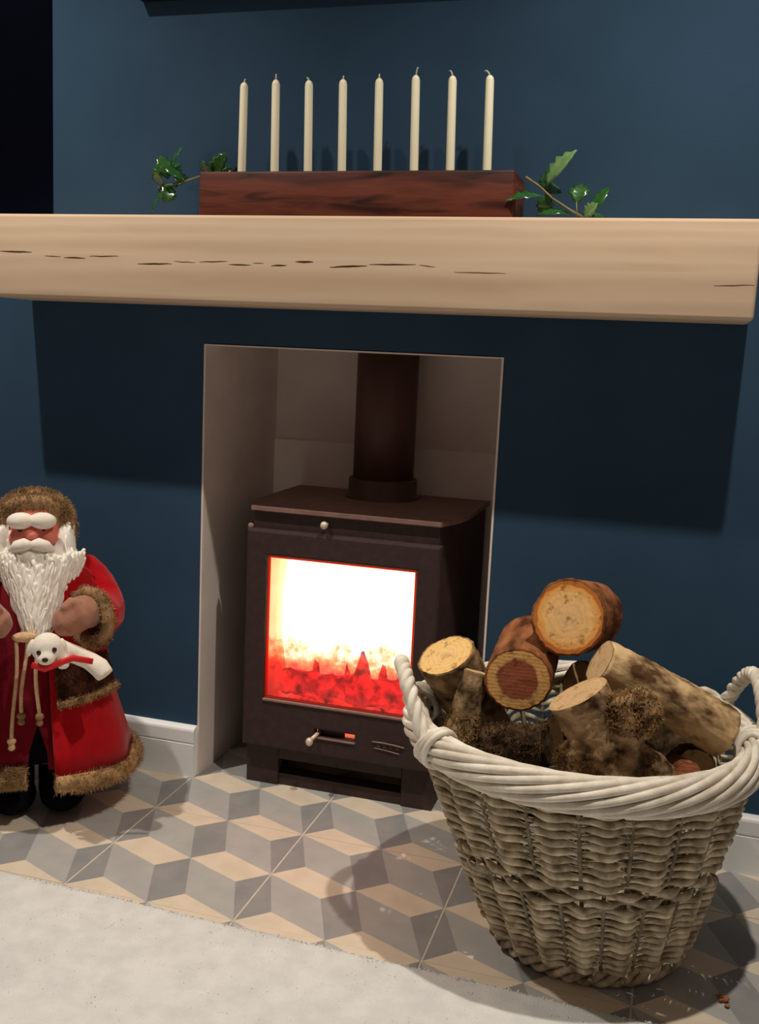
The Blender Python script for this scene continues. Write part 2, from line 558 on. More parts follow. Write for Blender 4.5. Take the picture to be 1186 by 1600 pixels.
def tufts(roots, length, rad, droop=0.3, spread=0.4, rng=random):
    """fur: many thin tapered strands; roots = [(point, normal)]"""
    mb = MB()
    for p, nrm in roots:
        p, d = Vector(p), Vector(nrm).normalized()
        L = length * rng.uniform(0.6, 1.25)
        d = (d + Vector((rng.uniform(-1, 1), rng.uniform(-1, 1), rng.uniform(-1, 1))) * spread).normalized()
        q = p + d * L * 0.55
        d2 = (d + Vector((rng.uniform(-.4, .4), rng.uniform(-.4, .4), -droop))).normalized()
        e = q + d2 * L * 0.5
        a = d.orthogonal().normalized()
        b = d.cross(a)
        r = rad * rng.uniform(0.7, 1.3)
        vs = []
        for c, rr in ((p, r), (q, r * 0.8)):
            for j in range(3):
                an = 2 * PI * j / 3
                vs.append(c + (a * math.cos(an) + b * math.sin(an)) * rr)
        vs.append(e)
        mb.add(vs, [(0, 1, 4, 3), (1, 2, 5, 4), (2, 0, 3, 5), (3, 4, 6), (4, 5, 6), (5, 3, 6)])
    return mb

# ================================================================== SETTING
W, H = 0.62, 0.934          # fireplace opening
DEPTH = 0.39
# --- chimney breast wall with opening; above mantel it steps in on the left
b = MB()
b.box((-1.5, 0, -0.01), (0, DEPTH + 0.03, 1.168))
b.box((-1.5, DEPTH + 0.03, 0.9), (-0.2, 0.76, 1.168))
b.box((-0.355, DEPTH + 0.03, 1.168), (-0.2, 0.76, 2.45))
b.box((0, 0, H), (W, DEPTH + 0.03, 1.168))
b.box((W, 0, -0.01), (2.3, DEPTH + 0.03, 1.168))
b.box((-0.355, 0, 1.168), (2.3, DEPTH + 0.03, 2.45))
struct(b.build('wall_front', M['wall']))
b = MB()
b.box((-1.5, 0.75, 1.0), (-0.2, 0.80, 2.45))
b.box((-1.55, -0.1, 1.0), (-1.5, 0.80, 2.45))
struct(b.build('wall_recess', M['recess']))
# --- plaster lining of the fireplace
t = 0.004
struct(MB().box((0, -0.0012, 0), (t, DEPTH, H)).build('wall_fireplace_left', M['plaster']))
struct(MB().box((W - t, -0.0012, 0), (W, DEPTH, H)).build('wall_fireplace_right', M['plaster']))
struct(MB().box((0, DEPTH, 0), (W, DEPTH + 0.02, 1.02)).build('wall_fireplace_back', M['plaster']))
struct(MB().box((t, DEPTH - 0.008, 0), (W - t, DEPTH, 0.715)).build('trim_1', M['plaster_low'], bevel=0.002))
struct(MB().box((t, 0.0, H - 0.003), (W - t, DEPTH, H + 0.002)).build('wall_fireplace_top', M['plaster']))

# --- skirting boards
def skirting(name, x0, x1):
    prof = [(0, 0), (-0.018, 0), (-0.018, 0.074), (-0.0155, 0.0755), (-0.0155, 0.0775), (-0.018, 0.079), (-0.018, 0.104), (-0.0165, 0.108), (-0.012, 0.1115), (-0.006, 0.113), (0, 0.113)]
    n = len(prof)
    vs = [(x0, y, z) for y, z in prof] + [(x1, y, z) for y, z in prof]
    fs = [tuple(range(n)), tuple(range(2 * n - 1, n - 1, -1))] + [(i, n + i, n + (i + 1) % n, (i + 1) % n) for i in range(n)]
    return struct(MB().add(vs, fs).build(name, M['skirt']))
skirting('baseboard_left', -1.5, 0.0)
skirting('baseboard_right', W, 2.3)

# --- floor: grout bed + printed cement tiles of tumbling cubes
floor = struct(MB().box((-1.6, -2.2, -0.06), (2.3, DEPTH, -0.0008)).build('floor', M['grout']))
LX, LY = 0.1594, 0.1608
PX, PY = 0.302 * LX, 0.288 * LY
def clip(poly, x0, x1, y0, y1):
    for ax, lim, s in ((0, x0, 1), (0, x1, -1), (1, y0, 1), (1, y1, -1)):
        out = []
        for i in range(len(poly)):
            p, q = poly[i], poly[(i + 1) % len(poly)]
            dp, dq = (p[ax] - lim) * s, (q[ax] - lim) * s
            if dp >= 0:
                out.append(p)
            if (dp >= 0) != (dq >= 0):
                k = dp / (dp - dq)
                out.append((p[0] + (q[0] - p[0]) * k, p[1] + (q[1] - p[1]) * k))
        poly = out
        if not poly:
            break
    return poly
def tile_mesh():
    gx, gy = 0.0018, 0.0004
    x0, x1, y0, y1 = gx, 2 * LX - gx, gy, 2 * LY - gy
    b = MB()
    cx, cy = -0.302 * LX, -LY * 1.288          # a cube centre relative to the tile's lower left corner
    p, q, v = (PX, PY), (PX - LX, PY), (PX, PY - LY)
    for i in range(-2, 5):
        for j in range(-2, 5):
            c = (cx + i * LX, cy + j * LY)
            for mi, (a, d) in enumerate(((p, q), (q, v), (v, p))):
                pl = [c, (c[0] + a[0], c[1] + a[1]), (c[0] + a[0] + d[0], c[1] + a[1] + d[1]), (c[0] + d[0], c[1] + d[1])]
                pl = clip(pl, x0, x1, y0, y1)
                if len(pl) > 2:
                    ar = sum(pl[k][0] * pl[(k + 1) % len(pl)][1] - pl[(k + 1) % len(pl)][0] * pl[k][1] for k in range(len(pl)))
                    if abs(ar) < 1e-7:
                        continue
                    if ar < 0:
                        pl = pl[::-1]
                    b.add([(x, y, 0) for x, y in pl], [tuple(range(len(pl)))], mi)
    vs = [(x0, y0, 0), (x1, y0, 0), (x1, y1, 0), (x0, y1, 0), (x0 - .0006, y0 - .0003, -0.004), (x1 + .0006, y0 - .0003, -0.004), (x1 + .0006, y1 + .0003, -0.004), (x0 - .0006, y1 + .0003, -0.004)]
    b.add(vs, [(0, 4, 5, 1), (1, 5, 6, 2), (2, 6, 7, 3), (3, 7, 4, 0)], 1)
    me = b.mesh('floor_tile')
    for k in ('tile_cream', 'tile_light', 'tile_dark'):
        me.materials.append(M[k])
    return me
tm = tile_mesh()
for i in range(-4, 6):
    for j in range(-2, 2):
        x, y = 0.3147 + 2 * LX * i, -0.1735 + 2 * LY * j
        if y > -0.05 and not (-0.3 < x < 0.6):
            continue
        o = bpy.data.objects.new('floor_tile', tm)
        C.objects.link(o)
        o.parent = floor
        o.location = (x, y, random.uniform(-0.0003, 0.0003))

# --- rug
def rug():
    nx, ny = 150, 46
    b = MB()
    vs, fs = [], []
    def edge(x):
        return -0.505 - 0.024 * (x + 0.13) + 0.004 * noise.noise(Vector((x * 5, 0, 3)))
    for j in range(ny):
        tj = j / (ny - 1)
        for i in range(nx):
            x = -1.4 + 3.6 * i / (nx - 1)
            d = (tj ** 1.8) * 1.6
            e = edge(x)
            z = 0.013 * (1 - math.exp(-d / 0.006)) if d > 0 else 0.0
            z += 0.0016 * noise.noise(Vector((x * 30, d * 30, 1))) * min(1, d * 60)
            vs.append((x, e - d, max(z, 0.0005)))
    for j in range(ny - 1):
        for i in range(nx - 1):
            a = j * nx + i
            fs.append((a, a + nx, a + nx + 1, a + 1))
    b.add(vs, fs)
    o = b.build('rug', M['rug'], smooth=True)
    props(o, 'cream wool pile rug lying in front of the tiled hearth', 'rug')
    rng = random.Random(3)
    roots = []
    for _ in range(15000):
        x = rng.uniform(-0.35, 1.35)
        d = 0.36 * rng.random() ** 1.6
        roots.append(((x, edge(x) - d - 0.002, 0.010 if d > 0.006 else 0.004), (rng.uniform(-.4, .4), rng.uniform(-.3, .6), 1)))
    pl = tufts(roots, 0.0042, 0.0016, 0.6, 0.9, rng).build('pile', M['rug'], o)
    pl['kind'] = 'stuff'
rug()

# --- black framed picture high on the wall (only its lower edge shows)
pf = thing('picture_frame', 'thin black picture frame hung high on the navy wall', 'picture', (0.3, -0.001, 1.599))
b = MB()
b.box((-0.447, -0.022, 0), (0.40, 0, 0.025))
b.box((-0.447, -0.022, 0.575), (0.40, 0, 0.60))
b.box((-0.447, -0.022, 0.025), (-0.422, 0, 0.575))
b.box((0.375, -0.022, 0.025), (0.40, 0, 0.575))
b.build('frame', M['frame_black'], pf)
MB().box((-0.422, -0.010, 0.025), (0.375, -0.004, 0.575)).build('print', M['picture'], pf)

# ================================================================== MANTEL
mantel = MB().box((-0.41, -0.15, 1.0095), (1.047, -0.0005, 1.1705)).build('mantel_beam', M['oak'], None, True, 0.007, 3)
props(mantel, 'thick pale oak mantel beam with dark cracks fixed across the navy wall', 'mantel')
cracks = [((-0.3759, 1.0977), (-0.3023, 1.0964)), ((-0.2733, 1.0908), (-0.2373, 1.0889)), ((-0.2301, 1.0878), (-0.1832, 1.0874)), ((-0.1733, 1.0912), (-0.1106, 1.0923)),
          ((-0.0692, 1.0787), (0.0025, 1.0801)), ((0.0078, 1.0849), (0.0517, 1.0834)), ((0.0609, 1.0847), (0.117, 1.0869)), ((0.1211, 1.0812), (0.1648, 1.0809)),
          ((0.1685, 1.0844), (0.1902, 1.0848)), ((0.2055, 1.0805), (0.2356, 1.0822)), ((0.2528, 1.0883), (0.2875, 1.0889)), ((0.3185, 1.0805), (0.3895, 1.0841)),
          ((0.393, 1.0864), (0.4789, 1.088)), ((0.4847, 1.0871), (0.5137, 1.0843)), ((0.5485, 1.0763), (0.6383, 1.0761)), ((0.98, 1.064), (1.042, 1.0665))]
cw = [2.0, 0.9, 1.7, 1.2, 2.0, 0.8, 1.2, 1.6, 0.7, 1.9, 2.4, 2.2, 1.6, 0.8, 0.9, 0.9]
for (p, q), w in zip(cracks, cw):
    vs, fs = [], []
    K = 9
    sd = p[0] * 31
    for k in range(K):
        s = k / (K - 1)
        x = p[0] + (q[0] - p[0]) * s
        z = p[1] + (q[1] - p[1]) * s + 0.0009 * noise.noise(Vector((x * 60, sd, 0)))
        h = 0.0007 * w * math.sin(PI * min(max(s, 0.03), 0.97)) ** 0.7
        vs += [(x, -0.1503, z - h), (x, -0.1503, z + h), (x, -0.1485, z)]
    for k in range(K - 1):
        a = 3 * k
        fs += [(a, a + 3, a + 4, a + 1), (a + 1, a + 4, a + 5, a + 2), (a + 2, a + 5, a + 3, a)]
    MB().add(vs, fs).build('crack', M['oak_crack'], mantel)

# --- candle block
ZT = 1.1705
block = thing('candle_block', 'dark reddish wooden block holding eight candles on the oak mantel', 'candle holder', (0.345, -0.0725, ZT))
MB().box((-0.296, -0.0625, 0), (0.296, 0.0600, 0.080)).build('beam', M['mahogany'], block, True, 0.004, 2)
cx8 = [0.107, 0.1745, 0.2415, 0.3085, 0.3775, 0.4465, 0.5135, 0.5805]
tops = [1.422, 1.425, 1.422, 1.422, 1.422, 1.425, 1.422, 1.421]
leans = [0.006, -0.014, -0.022, -0.026, -0.026, -0.030, -0.028, -0.028]
words = ['leftmost of the eight in the wooden block', 'second from the left, wick upright', 'third from the left, short wick bent left', 'fourth from the left in the wooden block',
         'fifth from the left in the wooden block', 'third from the right, tall curled wick', 'second from the right, wick curled left', 'rightmost of the eight, wick hooked left']
wick_dx = [0.002, 0.000, -0.004, 0.001, 0.000, 0.004, -0.005, -0.008]
wick_h = [0.006, 0.010, 0.005, 0.006, 0.007, 0.013, 0.009, 0.008]
for i in range(8):
    R = 0.0078
    MB().lathe([(R * 1.5, 0.0), (R * 1.5, 0.0012), (R * 1.08, 0.0014), (R * 1.08, 0.0002)], (cx8[i] - 0.345, 0.0, 0.0800), 20).build('candle_socket', M['iron'], block, True)
    zb = ZT + 0.0803
    hgt = tops[i] - zb
    c = thing('candle', 'ivory taper candle, ' + words[i], 'candle', (cx8[i], -0.0725, zb), 0, 'ivory candles in the wooden block')
    c.rotation_euler = (0, leans[i], 0)
    MB().lathe([(R * 0.98, 0), (R, 0.004), (R * 0.98, hgt * 0.5), (R * 0.96, hgt - 0.009), (R * 0.80, hgt - 0.004), (R * 0.45, hgt - 0.0008), (R * 0.2, hgt)], n=20).build('wax_stick', M['wax'], c, True)
    w = [(0, 0, hgt - 0.002), (wick_dx[i] * 0.3, 0, hgt + wick_h[i] * 0.5), (wick_dx[i] * 0.8, 0, hgt + wick_h[i]), (wick_dx[i] * 1.3, 0, hgt + wick_h[i] * 0.9)]
    MB().tube(w, [0.0016, 0.0014, 0.0012, 0.0009], 6).build('wick', M['wick'], c, True)

# --- holly sprigs
def holly_leaf(p, q, facing, width, parent, back=False, grow=1.5):
    width *= grow
    """spiny leaf from p to q; facing = rough direction of its upper side"""
    p, q = Vector(p), Vector(q)
    ax = q - p
    L = ax.length
    ax.normalize()
    nn = Vector(facing)
    nn = (nn - ax * nn.dot(ax)).normalized()
    sd = ax.cross(nn)
    # half outline: (along, half width, lift)
    out = [(0.0, 0.03, 0), (0.10, 0.34, .03), (0.20, 0.62, .16), (0.29, 0.60, .02), (0.40, 1.0, .20), (0.50, 0.74, 0), (0.61, 0.98, .20), (0.70, 0.58, 0), (0.81, 0.66, .14), (0.90, 0.24, 0), (1.0, 0.02, -.05)]
    b = MB()
    K = len(out)
    vs = []
    for s, w, lf in out:
        arch = -0.10 * L * (s - 0.5) ** 2 * 4
        vs.append(p + ax * L * s + nn * (arch - 0.0))
        for sg in (-1, 1):
            vs.append(p + ax * L * s + sd * sg * w * width * 0.55 + nn * (arch + 0.10 * width))
            vs.append(p + ax * L * s + sd * sg * w * width + nn * (arch + (lf * 0.9) * width))
    fs = []
    for k in range(K - 1):
        a, c = 5 * k, 5 * (k + 1)
        fs += [(a, c, c + 1, a + 1), (a + 1, c + 1, c + 2, a + 2), (a, a + 3, c + 3, c), (a + 3, a + 4, c + 4, c + 3)]
    b.add(vs, fs)
    me = b.mesh('leaf')
    bm = bmesh.new()
    bm.from_mesh(me)
    bmesh.ops.solidify(bm, geom=bm.faces[:], thickness=0.0006)
    bmesh.ops.recalc_face_normals(bm, faces=bm.faces[:])
    bm.to_mesh(me)
    bm.free()
    lf = link('leaf', me, parent, [M['leaf_back'] if back else M['leaf']], True)
    return lf

hl = thing('holly_sprig', 'dark green holly sprig leaning on the left end of the dark candle block', 'holly')
MB().tube([(0.045, -0.085, 1.2545), (0.0234, -0.085, 1.2496), (-0.02, -0.085, 1.237), (-0.045, -0.085, 1.234), (-0.064, -0.085, 1.2302)], [0.0016, 0.0016, 0.0015, 0.0013, 0.001], 6).build('twig', M['twig'], hl, True)
for p, q, f, w in [((-0.0359, -0.085, 1.2650), (-0.0150, -0.088, 1.3050), (-.5, -.6, .5), .012), ((-0.0440, -0.08, 1.2480), (-0.0640, -0.078, 1.2930), (.3, -.7, .5), .013), ((-0.004, -0.09, 1.2440), (-0.0420, -0.10, 1.2690), (.1, -.5, 1), .013),
                   ((-0.0460, -0.085, 1.2290), (-0.0772, -0.092, 1.1830), (-.4, -.5, .7), .013), ((-0.0313, -0.07, 1.2370), (-0.072, -0.05, 1.2420), (0, -.3, 1), .012), ((-0.0340, -0.08, 1.2340), (-0.0420, -0.10, 1.2000), (.6, -.6, .3), .011),
                   ((-0.0500, -0.09, 1.2325), (-0.0690, -0.10, 1.2630), (-.5, -.6, .2), .011), ((-0.030, -0.08, 1.255), (-0.052, -0.06, 1.281), (.2, -.8, .3), .013), ((-0.020, -0.078, 1.238), (-0.034, -0.05, 1.268), (.5, -.5, .5), .011), ((-0.052, -0.085, 1.232), (-0.060, -0.075, 1.206), (-.2, -.9, .2), .010)]:
    holly_leaf(p, q, f, w, hl)
hb = thing('holly_sprig', 'small holly tip showing over the top left corner of the candle block', 'holly')
MB().tube([(0.036, -0.006, ZT + 0.001), (0.025, -0.005, 1.235), (0.012, -0.006, 1.268)], [0.0016, 0.0014, 0.001], 6).build('twig', M['twig'], hb, True)
for p, q, f, w in [((0.008, -0.010, 1.262), (0.0500, -0.022, 1.3060), (.5, -.8, .3), .011), ((0.0135, -0.008, 1.262), (0.0000, -0.030, 1.2890), (-.4, -.8, .4), .010), ((0.022, -0.008, 1.262), (0.0580, -0.008, 1.2800), (.3, -.9, .6), .009)]:
    holly_leaf(p, q, f, w, hb)
hr = thing('holly_sprig', 'spreading holly sprig with pale twig at the right end of the candle block', 'holly')
b = MB()
b.tube([(0.6544, -0.1, 1.2442), (0.680, -0.1, 1.228), (0.7029, -0.1, 1.2083), (0.733, -0.1, 1.190), (0.7594, -0.1, 1.1761)], [0.0020, 0.0018, 0.0018, 0.0019, 0.0021], 6)
b.tube([(0.7465, -0.098, 1.183), (0.7432, -0.09, 1.2046)], [0.0012, 0.001], 6)
b.tube([(0.7594, -0.1, 1.1761), (0.7722, -0.088, 1.191)], [0.0013, 0.001], 6)
b.build('twig', M['twig'], hr, True)
for p, q, f, w, bk in [((0.6860, -0.1, 1.232), (0.735, -0.108, 1.2900), (-.6, -.7, .3), .014, True), ((0.6876, -0.11, 1.2150), (0.6300, -0.142, 1.2030), (-.1, -.6, 1), .013, False), ((0.7432, -0.09, 1.2040), (0.7479, -0.07, 1.2400), (0, -1, .2), .013, False),
                       ((0.7700, -0.088, 1.188), (0.7930, -0.07, 1.2360), (-.5, -.8, .2), .010, False), ((0.7360, -0.1, 1.187), (0.6788, -0.11, 1.1830), (0, -.5, 1), .012, False), ((0.7575, -0.1, 1.1780), (0.780, -0.11, 1.2000), (-.4, -.9, .2), .009, True),
                       ((0.6904, -0.095, 1.221), (0.709, -0.06, 1.236), (.3, -.8, .5), .012, False), ((0.690, -0.095, 1.2250), (0.6772, -0.05, 1.2680), (-.6, -.7, .2), .010, False), ((0.750, -0.1, 1.181), (0.795, -0.09, 1.183), (.1, -.5, 1), .009, False), ((0.695, -0.1, 1.216), (0.686, -0.09, 1.180), (.2, -.9, .2), .011, False)]:
    holly_leaf(p, q, f, w, hr, bk)

# ================================================================== STOVE
SX = 0.3125
stove = thing('wood_stove', 'black cast-iron wood burning stove with glass door standing in the plastered fireplace', 'stove', (SX, 0.0, 0.0))
def plan(hw_f, hw_b, y0, y1, y2):
    """half widths; bowed sides"""
    pts = [(-hw_f, y0), (hw_f, y0)]
    for k in range(1, 6):
        s = k / 5
        pts.append((hw_f + (hw_b - hw_f) * math.sin(s * PI / 2), y0 + (y1 - y0) * s))
    pts.append((hw_b, y2))
    pts.append((-hw_b, y2))
    for k in range(5, 0, -1):
        s = k / 5
        pts.append((-(hw_f + (hw_b - hw_f) * math.sin(s * PI / 2)), y0 + (y1 - y0) * s))
    return pts
# shell: bowed sides + back, leaving the front open
pl = plan(0.200, 0.228, 0.022, 0.14, 0.355)
shell = MB()
ring = pl[1:] + pl[:1]                       # from the right front round the back to the left front
inner = []
for (x, y) in ring:
    inner.append((x * 0.955, min(y, 0.345) if y > 0.2 else y))
n = len(ring)
vs = [(x, y, 0.085) for x, y in ring] + [(x, y, 0.597) for x, y in ring] + [(x, y, 0.085) for x, y in inner] + [(x, y, 0.597) for x, y in inner]
fs = []
for i in range(n - 1):
    fs += [(i, i + 1, n + i + 1, n + i), (2 * n + i + 1, 2 * n + i, 3 * n + i, 3 * n + i + 1), (n + i, n + i + 1, 3 * n + i + 1, 3 * n + i), (i + 1, i, 2 * n + i, 2 * n + i + 1)]
fs += [(0, n, 3 * n, 2 * n), (n - 1, 3 * n - 1, 4 * n - 1, 2 * n - 1)]
shell.add(vs, fs)
shell.build('body', M['iron'], stove)
# front panel behind the door: strip over the door, strip below, two cheeks
b = MB()
b.box((-0.199, 0.018, 0.535), (0.199, 0.032, 0.597))
b.box((-0.199, 0.018, 0.085), (0.199, 0.032, 0.118))
b.box((-0.199, 0.018, 0.118), (-0.166, 0.032, 0.535))
b.box((0.166, 0.018, 0.118), (0.199, 0.032, 0.535))
b.build('front_panel', M['iron'], stove)
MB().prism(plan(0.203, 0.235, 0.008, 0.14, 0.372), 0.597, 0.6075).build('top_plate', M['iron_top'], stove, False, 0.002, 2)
# plinth with recess under the door
b = MB()
b.box((-0.203, 0.019, 0), (-0.130, 0.05, 0.085))
b.box((0.146, 0.019, 0), (0.213, 0.05, 0.085))
b.box((-0.130, 0.019, 0.060), (0.146, 0.05, 0.085))
b.box((-0.203, 0.05, 0), (-0.190, 0.33, 0.085))
b.box((0.196, 0.05, 0), (0.213, 0.33, 0.085))
b.box((-0.203, 0.22, 0), (0.213, 0.235, 0.085))
b.build('plinth', M['iron'], stove, False, 0.0015, 1)
MB().box((-0.1295, 0.024, 0), (0.1455, 0.060, 0.026)).build('ash_lip', M['iron'], stove)
# door: frame, glazing rebate
WX0, WX1, WZ0, WZ1 = 0.152 - SX, 0.472 - SX, 0.199, 0.506
DX0, DX1, DZ0, DZ1 = 0.104 - SX, 0.521 - SX, 0.089, 0.560
SLX0, SLX1, SLZ0, SLZ1 = 0.270 - SX, 0.357 - SX, 0.131, 0.145
def door_mesh():
    yf, yb = 0.000, 0.0175
    b = MB()
    xs = [DX0, WX0, SLX0, SLX1, WX1, DX1]
    zs = [DZ0, SLZ0, SLZ1, WZ0, WZ1, DZ1]
    def hole(i, k):
        if zs[k] >= WZ0 - 1e-6 and zs[k + 1] <= WZ1 + 1e-6 and xs[i] >= WX0 - 1e-6 and xs[i + 1] <= WX1 + 1e-6:
            return True
        return abs(zs[k] - SLZ0) < 1e-6 and abs(xs[i] - SLX0) < 1e-6
    bm = bmesh.new()
    grid = {}
    for y, s in ((yf, 0), (yb, 1)):
        for i, x in enumerate(xs):
            for k, z in enumerate(zs):
                grid[(i, k, s)] = bm.verts.new((x, y, z))
    NX, NZ = len(xs) - 1, len(zs) - 1
    solid = lambda i, k: 0 <= i < NX and 0 <= k < NZ and not hole(i, k)
    for i in range(NX):
        for k in range(NZ):
            if not solid(i, k):
                continue
            bm.faces.new([grid[(i, k, 0)], grid[(i + 1, k, 0)], grid[(i + 1, k + 1, 0)], grid[(i, k + 1, 0)]])
            bm.faces.new([grid[(i, k, 1)], grid[(i, k + 1, 1)], grid[(i + 1, k + 1, 1)], grid[(i + 1, k, 1)]])
            for di, dk, a, c in ((-1, 0, (0, 1), (0, 0)), (1, 0, (1, 0), (1, 1)), (0, -1, (0, 0), (1, 0)), (0, 1, (1, 1), (0, 1))):
                if not solid(i + di, k + dk):
                    A, D = (i + a[0], k + a[1]), (i + c[0], k + c[1])
                    bm.faces.new([grid[(*A, 0)], grid[(*A, 1)], grid[(*D, 1)], grid[(*D, 0)]])
    loose = [v for v in bm.verts if not v.link_faces]
    bmesh.ops.delete(bm, geom=loose, context='VERTS')
    bmesh.ops.recalc_face_normals(bm, faces=bm.faces[:])
    es = [e for e in bm.edges if len(e.link_faces) == 2 and e.calc_face_angle(0) > 0.6 and abs(e.verts[0].co.y - yf) < 1e-6 and abs(e.verts[1].co.y - yf) < 1e-6]
    bmesh.ops.bevel(bm, geom=es, offset=0.0055, segments=2, profile=0.5, affect='EDGES', clamp_overlap=True)
    me = bpy.data.meshes.new('door')
    bm.to_mesh(me)
    bm.free()
    return me
door = link('door', door_mesh(), stove, [M['iron']])
MB().box((WX0 + 0.0005, 0.010, WZ0 + 0.0005), (WX1 - 0.0005, 0.0135, WZ1 - 0.0005)).build('glass', M['glass'], door)
def glow_rim():  # added ring that paints the red glow round the window
    b = MB()
    o4 = [(WX0, WZ0), (WX1, WZ0), (WX1, WZ1), (WX0, WZ1)]
    w = 0.0048
    i4 = [(WX0 + w, WZ0 + w * 0.4), (WX1 - w, WZ0 + w * 0.4), (WX1 - w, WZ1 - w), (WX0 + w, WZ1 - w)]
    vs = [(x, 0.0060, z) for x, z in o4] + [(x, 0.0092, z) for x, z in i4] + [(x, 0.0096, z) for x, z in o4] + [(x, 0.0096, z) for x, z in i4]
    fs = []
    for i in range(4):
        j = (i + 1) % 4
        fs += [(i, j, 4 + j, 4 + i), (8 + j, 8 + i, 12 + i, 12 + j), (4 + i, 4 + j, 12 + j, 12 + i), (j, i, 8 + i, 8 + j)]
    b.add(vs, fs)
    return b.build('glass_glow_rim', M['glow_rim'], door)
glow_rim()
MB().box((WX0 - 0.001, -0.003, WZ0 - 0.006), (WX1 + 0.001, 0.004, WZ0 - 0.001)).build('glass_ledge', M['iron_top'], door, False, 0.001, 1)
# lower lever in the slot
b = MB()
b.ellipsoid((0.267 - SX, -0.022, 0.126), (0.008, 0.008, 0.009))
b.tube([(0.267 - SX, -0.018, 0.127), (0.274 - SX, -0.004, 0.134), (0.276 - SX, 0.015, 0.136)], 0.0042, 10)
b.build('air_lever', M['steel'], door, True)
MB().box((0.271 - SX, 0.0185, SLZ0 - 0.004), (0.330 - SX, 0.024, SLZ1 + 0.004)).build('slot_glow_block', M['iron'], door)  # added plate, blocks the fire glow in the slot's left part
MB().box((0.272 - SX, -0.003, SLZ0 - 0.004), (0.360 - SX, 0.002, SLZ0 - 0.0015)).build('slot_lip', M['iron_top'], door)
# small cast badge: curved bar over three raised pads
b = MB()
b.tube([(0.398 - SX, -0.002, 0.1395), (0.42 - SX, -0.003, 0.1405), (0.45 - SX, -0.003, 0.1385), (0.466 - SX, -0.002, 0.136)], 0.0016, 6)
b.tube([(0.402 - SX, -0.001, 0.126), (0.43 - SX, -0.002, 0.1245), (0.456 - SX, -0.001, 0.1205)], 0.0012, 6)
for k in range(4):
    x = 0.408 + k * 0.0135 - SX
    b.tube([(x, -0.001, 0.129), (x + 0.003, -0.0015, 0.1345), (x + 0.006, -0.0015, 0.129)], 0.0009, 5)
b.build('badge', M['iron_top'], door)
# upper air knob, hinge pin
b = MB()
b.ellipsoid((0.2755 - SX, -0.004, 0.5815), (0.0082, 0.0075, 0.0082))
b.tube([(0.2755 - SX, 0.0, 0.5815), (0.2755 - SX, 0.020, 0.5815)], 0.0035, 10)
b.build('air_knob', M['steel'], stove, True)
MB().lathe([(0.006, 0.555), (0.006, 0.566), (0.004, 0.569)], (0.1085 - SX, 0.012, 0), 12).build('hinge_pin', M['iron_top'], stove, True)
# firebox lining (open at the front)
b = MB()
b.box((-0.185, 0.30, 0.12), (0.185, 0.31, 0.56))
b.box((-0.185, 0.034, 0.12), (-0.175, 0.30, 0.56))
b.box((0.175, 0.034, 0.12), (0.185, 0.30, 0.56))
b.box((-0.175, 0.034, 0.55), (0.175, 0.30, 0.56))
b.box((-0.175, 0.034, 0.11), (0.175, 0.30, 0.125))
b.build('firebox_lining', M['brick_lining'], stove)
# flue
FY = 0.285
b = MB()
b.lathe([(0.086, 0.6075), (0.086, 0.611), (0.078, 0.612), (0.078, 0.648), (0.0755, 0.652), (0.069, 0.652)], (0.0, FY, 0), 48, cap=False)
b.build('flue_collar', M['flue'], stove, True)
fp = MB().lathe([(0.069, 0.609), (0.069, H - 0.004)], (0.0, FY, 0), 48).build('flue_pipe', M['flue'], stove, True)

# --- fire inside the stove
fire = thing('fire', 'blazing log fire behind the stove glass', 'fire', (SX, 0.0, 0.127))
rng = random.Random(11)
bed = MB()
vs, fs = [], []
NX, NY = 44, 22
for j in range(NY):
    for i in range(NX):
        x = -0.168 + 0.336 * i / (NX - 1)
        y = 0.045 + 0.235 * j / (NY - 1)
        z = 0.045 + 0.035 * (j / (NY - 1)) + 0.020 * noise.noise(Vector((x * 28, y * 28, 2))) + 0.012 * noise.noise(Vector((x * 80, y * 80, 5)))
        vs.append((x, y, z))
for j in range(NY - 1):
    for i in range(NX - 1):
        a = j * NX + i
        fs.append((a, a + 1, a + NX + 1, a + NX))
bed.add(vs, fs)
eb = bed.build('ember_bed', M['ember'], fire, True)
for p, q, r in [((-0.15, 0.085, 0.085), (0.03, 0.105, 0.080), 0.030), ((0.0, 0.075, 0.090), (0.155, 0.11, 0.075), 0.032), ((-0.11, 0.15, 0.105), (0.12, 0.13, 0.115), 0.028)]:
    p, q = Vector(p), Vector(q)
    K = 16
    MB().tube([p.lerp(q, k / (K - 1)) + Vector((0, 0, 0.006 * noise.noise(Vector((k * .4, r * 99, 0))))) for k in range(K)],
              [r * (0.9 + 0.25 * noise.noise(Vector((k * .7, r * 70, 3)))) for k in range(K)], 14).build('burning_log', M['glow_log'], fire, True)
